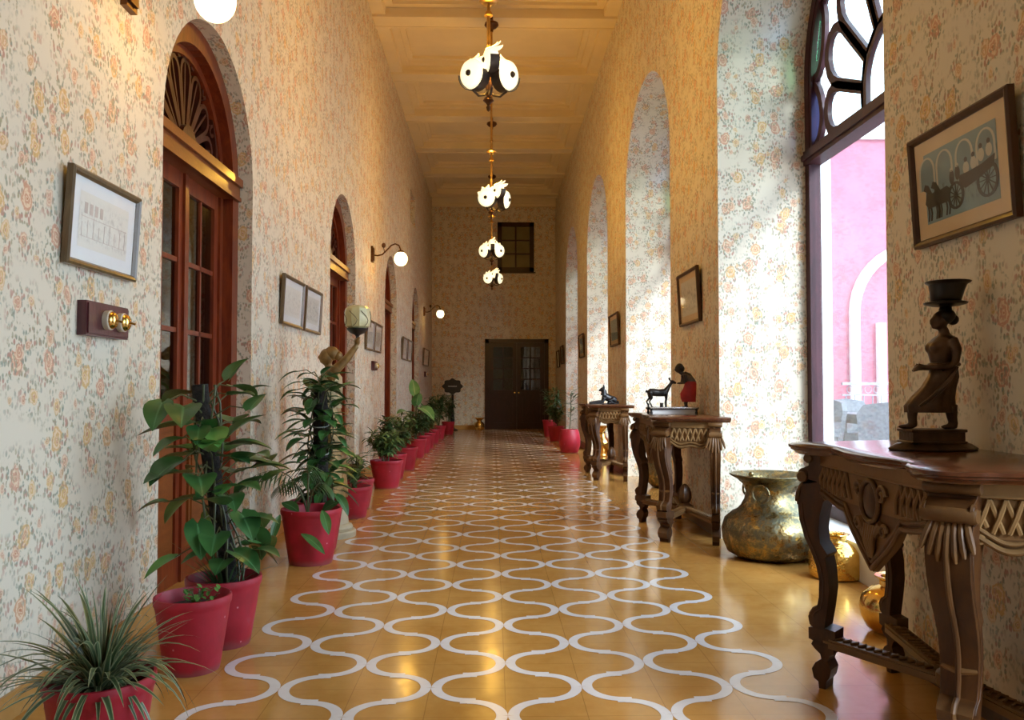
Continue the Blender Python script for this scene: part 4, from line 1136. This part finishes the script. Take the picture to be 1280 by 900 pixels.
# ------------------------------------------------------------------ signboard
sg = thing('signboard', 'black scalloped oval signboard on a post beside the end door', 'signboard', (-.98, 20.3, 0), 0)
m_ = MB(); m_.lathe([(.13, 0), (.135, .02), (.06, .05), (.04, .09)], 20); m_.build('foot', M['black'], sg)
m_ = MB(); m_.lathe([(.035, .06), (.045, .12), (.055, .25), (.035, .45), (.028, .55), (.04, .60), (.03, .64), (.03, .90)], 14); m_.build('post', M['black'], sg)
m_ = MB()
def sgr(w): return 1 + .09*math.cos(8*w)
m_.prism([(.235*sgr(w)*math.cos(w), 1.07 + .18*sgr(w)*math.sin(w)) for w in [2*PI*k/48 for k in range(48)]], -.012, .012, lambda a, b, t: (a, -.03+t, b))
m_.ribbon([(.19*math.cos(w), 1.07+.13*math.sin(w)) for w in [2*PI*k/32 for k in range(32)]], .014, .034, lambda a, b, t: (a, -.03+t, b), closed=True)
bo = m_.build('board', M['black'], sg)
# word on the sign is a pale unreadable line in the photograph: seven worn letter strokes
m_ = MB()
xx = -.105
for wd in (.022, .018, .024, .02, .018, .024, .018):
    m_.box(xx, xx+.005, -.046, -.041, 1.055, 1.085); m_.box(xx, xx+wd, -.046, -.041, 1.08, 1.085); m_.box(xx+wd-.005, xx+wd, -.046, -.041, 1.055, 1.085); xx += wd+.010
m_.build('lettering', M['mat'], bo)

# ------------------------------------------------------------------ torch-bearing statue
stt = thing('torch_bearer_statue', 'golden statue of a woman raising a cream lantern on a moulded pedestal', 'statue', (-1.16, 5.95, 0), 0)
m_ = MB(); m_.lathe([(.19, 0), (.192, .035), (.185, .045), (.165, .05), (.17, .065), (.162, .08), (.14, .09), (.135, .13), (.120, .165), (.095, .185), (.082, .20), (.082, .22), (.105, .232), (.112, .245), (.105, .258), (.095, .27), (.0001, .272)], 36); m_.build('pedestal', M['stone'], stt)
m_ = MB()
loft(m_, [(0, 0, .62, .085, .09), (0, 0, .72, .10, .10), (0, 0, .84, .082, .09), (0, 0, .92, .07, .085), (0, 0, 1.02, .085, .11), (0, 0, 1.10, .078, .115), (0, 0, 1.14, .05, .08), (0, 0, 1.17, .030, .034), (-.01, 0, 1.21, .028, .03)], 24)
m_.ell((-.022, -.01, 1.265), (.052, .046, .062)); m_.ell((-.072, -.018, 1.262), (.012, .010, .014)); m_.ell((-.05, -.015, 1.235), (.02, .018, .016))
m_.tube([(.02, -.09, 1.12), (.06, -.12, 1.17), (.14, -.11, 1.25), (.205, -.10, 1.34)], [.042, .036, .029, .020], 12)
m_.ell((.208, -.10, 1.37), (.024, .020, .030))
for q in range(4): m_.tube([(.195+.008*q, -.122, 1.365+.003*q), (.21+.006*q, -.13, 1.385+.003*q), (.226, -.112, 1.392+.004*q)], .0075, 6)
m_.tube([(.190, -.09, 1.37), (.198, -.078, 1.395)], .008, 6)
m_.tube([(.0, .10, 1.12), (-.02, .14, 1.0), (-.05, .13, .90), (-.07, .11, .84)], [.042, .036, .028, .020], 12)
m_.ell((-.075, .105, .815), (.018, .016, .034))
for q in range(4): m_.tube([(-.082+.008*q, .10, .80), (-.084+.008*q, .098, .768)], .007, 6)
remesh(m_.build('body', M['gold_statue'], stt), .008, 2)
m_ = MB(); m_.ell((.012, .0, 1.29), (.055, .054, .052)); m_.ell((.055, .0, 1.275), (.036, .036, .034)); m_.build('hair', M['gold_statue'], stt)
m_ = MB(); loft(m_, [(0, 0, .272, .125, .12), (0, 0, .31, .128, .125), (0, 0, .45, .115, .11), (0, 0, .60, .105, .10), (0, 0, .72, .108, .106), (0, 0, .84, .09, .096), (0, 0, .92, .076, .09)], 48, fold=lambda w, i: .06*math.sin(10*w+i*.4)*(1-i/8)); m_.build('gown', M['gold_statue'], stt, 60)
m_ = MB(); loft(m_, [(0, 0, .90, .080, .092), (0, 0, .98, .088, .108), (.0, 0, 1.06, .090, .122), (.005, 0, 1.12, .080, .118), (.008, 0, 1.15, .055, .085)], 40, fold=lambda w, i: .035*math.sin(12*w+i)); m_.build('bodice', M['gold_cloth'], stt, 60)
m_ = MB(); m_.tube([(.21, -.10, 1.36), (.21, -.10, 1.42)], .012, 8); m_.lathe([(.012, 1.405), (.018, 1.415), (.05, 1.43), (.075, 1.455), (.078, 1.462), (.0001, 1.462)], 20, Matrix.Translation((.21, -.10, 0))); m_.build('torch', M['black'], stt)
m_ = MB(); m_.lathe([(.062, 1.462), (.082, 1.475), (.092, 1.51), (.092, 1.57), (.085, 1.60), (.066, 1.618), (.03, 1.625), (.0001, 1.625)], 10, Matrix.Translation((.21, -.10, 0)))
for k in range(7):
    a = k*.9; m_.tube([(.21+.0935*math.cos(a+.35*math.sin(q*.8)), -.10+.0935*math.sin(a+.35*math.sin(q*.8)), 1.47+.022*q) for q in range(6)], .0022, 5, 1)
m_.build('lantern_glass', [M['lantern'], M['bronze']], stt, 20)

# ------------------------------------------------------------------ plants
def leaf_grid(mb, base, d, up, L, W, kind='lance', droop=.3, m=0, nseg=7):
    """one leaf; d: direction, up: face normal"""
    d = Vector(d).normalized(); up = Vector(up); side = d.cross(up)
    if side.length < 1e-4: side = d.orthogonal()
    side.normalize(); up = side.cross(d).normalized()
    prof = {'lance': lambda t: math.sin(PI*min(1, t*.97+.03))**.8,
            'heart': lambda t: (math.sqrt(max(0, 1-((t-.27)/.28)**2)) if t < .27 else max(0, (1-((t-.27)/.73)**1.7))**.9),
            'blade': lambda t: (min(1, .55+t*3)*(1-t**3)) ,
            'oval': lambda t: math.sin(PI*min(1, t))**.6}[kind]
    vs = []; fs = []; uvs = []
    p = Vector(base); dirv = d.copy()
    pts = [p.copy()]
    for i in range(nseg):
        p = p + dirv*(L/nseg); pts.append(p.copy())
        dirv = (dirv - Vector((0, 0, 1))*droop/nseg*1.6).normalized()
    cols = (-1, 0, 1) if kind == 'blade' else (-1, -.5, 0, .5, 1)
    for i, q in enumerate(pts):
        t = i/nseg; w = W/2*max(prof(t), .015)
        for s in cols:
            back = -.16*L*abs(s)*max(0, .3-t)/.3 if kind == 'heart' else 0
            vs.append(q + side*(s*w) + up*(abs(s)*w*.28) + d*back)
    nc = len(cols)
    for i in range(nseg):
        for j in range(nc-1):
            fs.append((i*nc+j, i*nc+j+1, (i+1)*nc+j+1, (i+1)*nc+j))
            u0, u1 = (cols[j]+1)/2, (cols[j+1]+1)/2
            uvs.append([(u0, i/nseg), (u1, i/nseg), (u1, (i+1)/nseg), (u0, (i+1)/nseg)])
    mb.add(vs, fs, m, uvs)
def pot(t, r, h, taper=.72, barrel=False):
    m_ = MB()
    if barrel: pr = [(r*.72, 0), (r*.80, .01), (r*1.0, h*.35), (r*1.02, h*.55), (r*.93, h*.85), (r*.82, h-.01), (r*.80, h), (r*.72, h), (r*.72, h-.05), (.0001, h-.06)]
    else: pr = [(r*taper*.97, 0), (r*taper, .008), (r*(taper+.14), h*.5), (r*.955, h-.045), (r*.97, h-.036), (r, h-.028), (r*1.01, h-.012), (r, h), (r*.95, h+.001), (r*.92, h-.008), (r*.88, h-.06), (.0001, h-.065)]
    m_.lathe(pr, 40); m_.build('pot', M['pot'], t, 40)
    s = MB(); zz = h-(.045 if not barrel else .03); rr = r*(.885 if not barrel else .715)
    s.lathe([(rr, zz-.004), (rr*.8, zz+.004), (rr*.4, zz+.010), (.0001, zz+.012)], 24); s.build('soil', M['soil'], t)
    return zz
def pot_thing(x, y, r, h, lab, **kw):
    t = thing('potted_plant', lab, 'potted plant', (x, y, 0), 0, 'red pots along the corridor')
    return t, pot(t, r, h, **kw)
R_ = random.Random(11)
def sph(el0, el1):
    a = R_.uniform(0, 2*PI); e = R_.uniform(el0, el1)
    return Vector((math.cos(a)*math.cos(e), math.sin(a)*math.cos(e), math.sin(e)))
# P1 striped grass
t, z = pot_thing(-1.055, 2.29, .140, .275, 'red pot of arching striped ribbon grass against the floral wall')
m_ = MB()
for i in range(160):
    d = sph(.55, 1.5); b = Vector((d.x*.05*R_.random(), d.y*.05*R_.random(), z))
    L = R_.uniform(.18, .36)
    if t.location.x + b.x + d.x*L*.9 < XL+.05: d.x *= .4
    leaf_grid(m_, b, d, (0, 0, 1) if abs(d.z) < .95 else (1, 0, 0), L, R_.uniform(.013, .021), 'blade', R_.uniform(.35, 2.0), nseg=10)
m_.build('foliage', M['g_grass'], t, 80, fix=False)
# P2 sprout pot
t, z = pot_thing(-1.12, 3.165, .138, .275, 'red pot holding only a tiny green sprout in dark soil')
m_ = MB()
for s in range(9):
    b = Vector((.02+R_.uniform(-.03, .04), R_.uniform(-.04, .03), z)); d = sph(.8, 1.4)
    for k in range(6): leaf_grid(m_, b + d*(.012*k+.012), sph(.1, .9), (0, 0, 1), .026, .016, 'oval', .2, nseg=4)
m_.build('foliage', M['g_lime'], t, 80, fix=False)
m_ = MB()
for s in range(5): m_.tube([(.02, 0, z-.01), (.02+R_.uniform(-.03, .03), R_.uniform(-.03, .03), z+.06)], .0025, 5)
m_.build('stem', M['stem'], t)
def climber(t, z, pole0, pole1, pr, nl, hspan, rad, Ls, mats, xmin, seed=0, kind='heart', vines=7, wr=(.68, .88)):
    pole0, pole1 = Vector(pole0), Vector(pole1)
    m_ = MB()
    pts = [pole0.lerp(pole1, k/10) + Vector((R_.uniform(-.004, .004), R_.uniform(-.004, .004), 0)) for k in range(11)]
    m_.tube(pts, [pr*R_.uniform(.93, 1.1) for _ in pts], 14); m_.build('moss_pole', M['pole'], t)
    st = MB(); lf = MB(); lf2 = MB()
    for v in range(vines):
        a0 = v*2*PI/vines
        vp = []
        for k in range(12):
            q = k/11; a = a0 + q*2.2; c = pole0.lerp(pole1, q)
            rr = pr*1.15 + .03*math.sin(q*9+v)
            vp.append(c + Vector((math.cos(a)*rr, math.sin(a)*rr, 0)))
        st.tube(vp, .0045, 6)
    for i in range(nl):
        q = hspan[0] + (hspan[1]-hspan[0])*((i+R_.random()*.8)/nl); a = i*2.39996 + R_.uniform(-.4, .4)
        c = pole0.lerp(pole1, q); ln = R_.uniform(rad[0], rad[1])
        d = Vector((math.cos(a), math.sin(a), R_.uniform(-.05, .6)))
        if (t.location.x + c.x + d.x*(ln+Ls[1])) < xmin: d.x = abs(d.x)*.15; d.y = math.copysign(max(abs(d.y), .6), d.y)
        d.normalize()
        e = c + d*ln; midp = c.lerp(e, .55) + Vector((0, 0, .035))
        st.tube([c, midp, e], [.004, .003, .0025], 5)
        ld = (d + Vector((R_.uniform(-.5, .5), R_.uniform(-.5, .5), R_.uniform(-.75, .35)))).normalized()
        L = R_.uniform(*Ls)
        leaf_grid(lf if R_.random() < .86 else lf2, e, ld, (0, 0, 1), L, L*R_.uniform(*wr), kind, R_.uniform(.2, .6), nseg=8)
    st.build('vine', M['stem'], t)
    lf.build('foliage', M[mats[0]], t, 80, fix=False); lf2.build('young_foliage', M[mats[1]], t, 80, fix=False)
# P3 climber on leaning pole
t, z = pot_thing(-1.105, 3.475, .150, .275, 'red pot with broad-leaved climber on a dark leaning moss pole')
climber(t, z, (.03, 0, z-.02), (-.115, .02, 1.06), .034, 64, (.12, .93), (.07, .25), (.105, .185), ('g_ivy', 'g_lime'), XL+.06, vines=8)
m_ = MB()
for i in range(34):
    d = sph(.6, 1.2); leaf_grid(m_, (d.x*.06, d.y*.06, z), d, (0, 0, 1), R_.uniform(.12, .30), .009, 'blade', R_.uniform(.1, .5), nseg=6)
m_.build('basal_blades', M['g_dark'], t, 80, fix=False)
# two long trailing leaves reaching over the next pot
# P4 palm pot
t, z = pot_thing(-1.09, 5.05, .178, .325, 'red pot with white paint specks and a thin arching palm frond')
st = MB(); lf = MB()
for (dx, dy, L, h, n) in ((-.30, -.16, .5, .32, 15), (.02, -.12, .25, .36, 12), (-.20, .10, .3, .22, 10), (.12, .05, .2, .22, 9), (-.02, .14, .2, .28, 9)):
    P0 = Vector((-.02, 0, z)); P1 = P0 + Vector((dx*.25, dy*.25, h*1.2)); P2 = P0 + Vector((dx, dy, h*.75))
    pts = [P0*(1-q)**2 + P1*2*q*(1-q) + P2*q*q for q in [k/16 for k in range(17)]]
    st.tube(pts, [.0055-.0003*k for k in range(17)], 6)
    for k in range(6, 17):
        tg = (pts[min(k+1, 16)] - pts[k-1]).normalized(); sd = tg.cross(Vector((0, 0, 1))).normalized()
        for s in (-1, 1):
            leaf_grid(lf, pts[k], sd*s*.75 + tg*.45 + Vector((0, 0, -.45)), (0, 0, 1), .13*math.sin(PI*(k-4)/14)+.03, .011, 'lance', .6, nseg=5)
st.build('frond_stalk', M['stem'], t); lf.build('foliage', M['g_dark'], t, 80, fix=False)
m_ = MB()
for (b, d, L, W) in (((.10, -.17, .335), (.30, -.5, -.45), .17, .06), ((-.02, -.17, .20), (.75, -.35, -.30), .20, .055), ((-.16, -.10, .30), (-.2, -.4, -.7), .16, .05), ((.06, .03, z+.02), (.5, -.3, .45), .15, .07), ((-.08, .02, z+.02), (-.6, .2, .45), .13, .07)):
    leaf_grid(m_, b, d, (.2, -.6, .6), L, W, 'lance', .35, nseg=8)
m_.build('broad_leaf_foliage', M['g_ivy'], t, 80, fix=False)
# P5 tall bushy climber
t, z = pot_thing(-1.105, 5.58, .172, .32, 'red pot with tall bushy climber around an upright dark pole before the statue')
t.location.x = -1.14; t.location.y = 5.45; 
climber(t, z, (.02, 0, z-.02), (.02, .0, 1.02), .046, 150, (.10, 1.12), (.03, .18), (.10, .165), ('g_ivy', 'g_lime'), XL+.06, kind='heart', vines=10, wr=(.46, .64))
for zz in (.50, .62, .80):
    m_ = MB(); m_.tube([(.02+.052*math.cos(w), .052*math.sin(w), zz+.01*math.sin(w)) for w in [2*PI*k/16 for k in range(17)]], .004, 5); m_.build('tie', M['tie'], t)
def bush(t, z, n, R, H, L, W, mat, xmin, kind='lance', nst=9, droop=.5):
    st = MB(); lf = MB(); tips = []
    for s in range(nst):
        d = sph(.75, 1.45); hh = H*R_.uniform(.65, 1.0)
        e = Vector((d.x*R*.75, d.y*R*.75, z+hh*.85)); b = Vector((d.x*.03, d.y*.03, z-.01))
        if t.location.x + e.x < xmin: e.x = xmin - t.location.x + .02
        mid_ = b.lerp(e, .5) + Vector((0, 0, .04)); st.tube([b, mid_, e], [.005, .004, .003], 5); tips.append((b, mid_, e))
    for i in range(n):
        b, mi, e = tips[i % nst]; q = R_.uniform(.25, 1.0)
        p = b*(1-q)**2 + mi*2*q*(1-q) + e*q*q
        d = sph(-.2, .9); ll = L*R_.uniform(.7, 1.25)
        if t.location.x + p.x + d.x*ll < xmin: d.x = abs(d.x)
        leaf_grid(lf, p, d, (0, 0, 1), ll, W*R_.uniform(.8, 1.2), kind, R_.uniform(.2, .9)*droop*2, nseg=5)
    st.build('stem', M['stem'], t); lf.build('foliage', M[mat], t, 80, fix=False)
XM = XL+.04
for (x, y, r, h, lab, arg) in (
    (-1.14, 6.80, .158, .25, 'smaller red pot of low shoots just behind the statue pedestal', (60, .14, .22, .10, .028, 'g_dark')),
    (-1.185, 7.32, .150, .255, 'red pot with low drooping leaves between the statue and the bushy row', (70, .16, .30, .13, .035, 'g_bush')),
    (-1.11, 8.76, .172, .29, 'red pot of dense narrow-leaved shrub, first of the bushy row past the statue', (420, .36, .44, .11, .027, 'g_bush')),
    (-1.15, 9.62, .165, .29, 'second red pot of the bushy row, peeping out behind the first shrub', (320, .33, .54, .13, .036, 'g_dark')),
    (-1.115, 10.62, .165, .29, 'third red pot of the bushy row, leafy and dark', (320, .35, .58, .12, .032, 'g_bush')),
    (-1.14, 12.38, .165, .29, 'fourth red pot of the row, with a few large pale-veined leaves standing tall', (200, .30, .50, .13, .035, 'g_dark')),
    (-1.13, 13.3, .165, .29, 'fifth red pot of the bushy row, directly past the large-leaved one', (220, .32, .62, .14, .04, 'g_dark')),
    (-1.13, 14.25, .155, .28, 'sixth red pot of the bushy row, with pale grassy leaves spilling out', (220, .30, .50, .16, .018, 'g_bush')),
    (-1.12, 15.4, .155, .28, 'seventh red pot of the bushy row, under tall dark foliage', (240, .34, .80, .14, .045, 'g_dark')),
    (-1.10, 16.8, .155, .28, 'eighth red pot of the bushy row, last but one', (220, .34, .85, .14, .045, 'g_dark')),
    (-.985, 18.45, .145, .29, 'red pot of dark foliage ending the bushy row beside the black signboard', (200, .30, .75, .13, .04, 'g_dark'))):
    t, z = pot_thing(x, y, r, h, lab)
    bush(t, z, *arg[:6], XM, droop=.5)
    if 'large pale' in lab:
        m_ = MB(); s2 = MB()
        for (d, L, hh) in (((-.35, -.6, .25), .34, .42), ((.45, -.5, -.15), .36, .50), ((.1, -.4, .5), .30, .55), ((-.1, .3, .6), .3, .7)):
            b = Vector((d[0]*.2, d[1]*.2, z+hh)); s2.tube([(0, 0, z), (d[0]*.1, d[1]*.1, z+hh*.6), b], .006, 6); leaf_grid(m_, b, d, (0, -.3, 1), L, L*.55, 'heart', .5, nseg=8)
        m_.build('large_leaf_foliage', M['g_pale'], t, 80, fix=False); s2.build('leaf_stalk', M['stem'], t)
# window side pots
t, z = pot_thing(1.23, 13.35, .170, .375, 'barrel-shaped red pot with a sparse twiggy plant beside the console with dog', barrel=True)
m_ = MB(); s2 = MB()
s2.tube([(0, 0, z), (.02, 0, z+.25), (.03, 0, z+.62)], .007, 6)
for i in range(26):
    q = R_.uniform(.25, 1); p = Vector((.02+.01*q, 0, z+.64*q)); d = sph(.0, .7); e = p + d*R_.uniform(.06, .16); s2.tube([p, e], .0035, 5)
    leaf_grid(m_, e, d, (0, 0, 1), R_.uniform(.08, .13), .035, 'lance', .3, nseg=5)
s2.build('stem', M['stem'], t); m_.build('foliage', M['g_dark'], t, 80, fix=False)
t, z = pot_thing(1.21, 17.55, .165, .36, 'red pot of feathery dark foliage standing close before the end door')
bush(t, z, 260, .42, .85, .15, .030, 'g_dark', -9)
t, z = pot_thing(1.22, 16.1, .16, .30, 'dark leafy pot behind the barrel-shaped one by the window piers')
bush(t, z, 240, .34, .62, .13, .035, 'g_dark', -9)

# ------------------------------------------------------------------ light
W = bpy.data.worlds.new('sky'); sc.world = W; W.use_nodes = True
nt = W.node_tree; nt.nodes.clear()
bg = nt.nodes.new('ShaderNodeBackground'); wo = nt.nodes.new('ShaderNodeOutputWorld')
bg.inputs[0].default_value = (.60, .79, 1.0, 1); bg.inputs[1].default_value = 8.0
nt.links.new(bg.outputs[0], wo.inputs[0])
for (a, b) in WINS:
    L = bpy.data.lights.new('window_portal', 'AREA'); L.shape = 'RECTANGLE'; L.size = b-a; L.size_y = 4.0; L.cycles.is_portal = True
    o = bpy.data.objects.new('window_portal', L); COL.objects.link(o); o.location = (2.42, (a+b)/2, 2.15); o.rotation_euler = (PI/2, 0, PI/2)
def bulb(loc, w, r, col=(1., .53, .07)):
    L = bpy.data.lights.new('bulb', 'POINT'); L.energy = w; L.shadow_soft_size = r; L.color = col
    o = bpy.data.objects.new('bulb', L); COL.objects.link(o); o.location = loc
for (x, y, rz, _), w_ in zip(CH, (80, 78, 28, 6)): bulb((x, y, 3.45+.22), w_, .06)
for y, w_ in ((3.45, 9), (10.46, 7), (18.35, 3)): bulb((XL+.37+.10, y, 2.66-.12), w_, .04)

sn = bpy.data.lights.new('sun', 'SUN'); sn.energy = 4.3; sn.angle = math.radians(14); sn.color = (.86, .93, 1.)
so = bpy.data.objects.new('sun', sn); COL.objects.link(so); so.rotation_euler = Vector((-.46, .72, -.52)).to_track_quat('-Z', 'Y').to_euler()
# ------------------------------------------------------------------ camera
cd = bpy.data.cameras.new('camera'); cam = bpy.data.objects.new('camera', cd); COL.objects.link(cam)
cd.sensor_width = 36; cd.lens = 36*1040/1280; cd.clip_start = .05
cam.location = (0, 0, 1.05)
cam.rotation_euler = (PI/2 + math.atan(34/1040), 0, -math.radians(1.32))
sc.camera = cam
vs_ = sc.view_settings; vs_.view_transform = 'Standard'; vs_.look = 'None'; vs_.gamma = 1; vs_.exposure = -.08; vs_.use_curve_mapping = False
sc.cycles.max_bounces = 8; sc.cycles.diffuse_bounces = 5; sc.cycles.glossy_bounces = 4; sc.cycles.transparent_max_bounces = 12
sc.cycles.use_denoising = True
sc.cycles.sample_clamp_indirect = 6
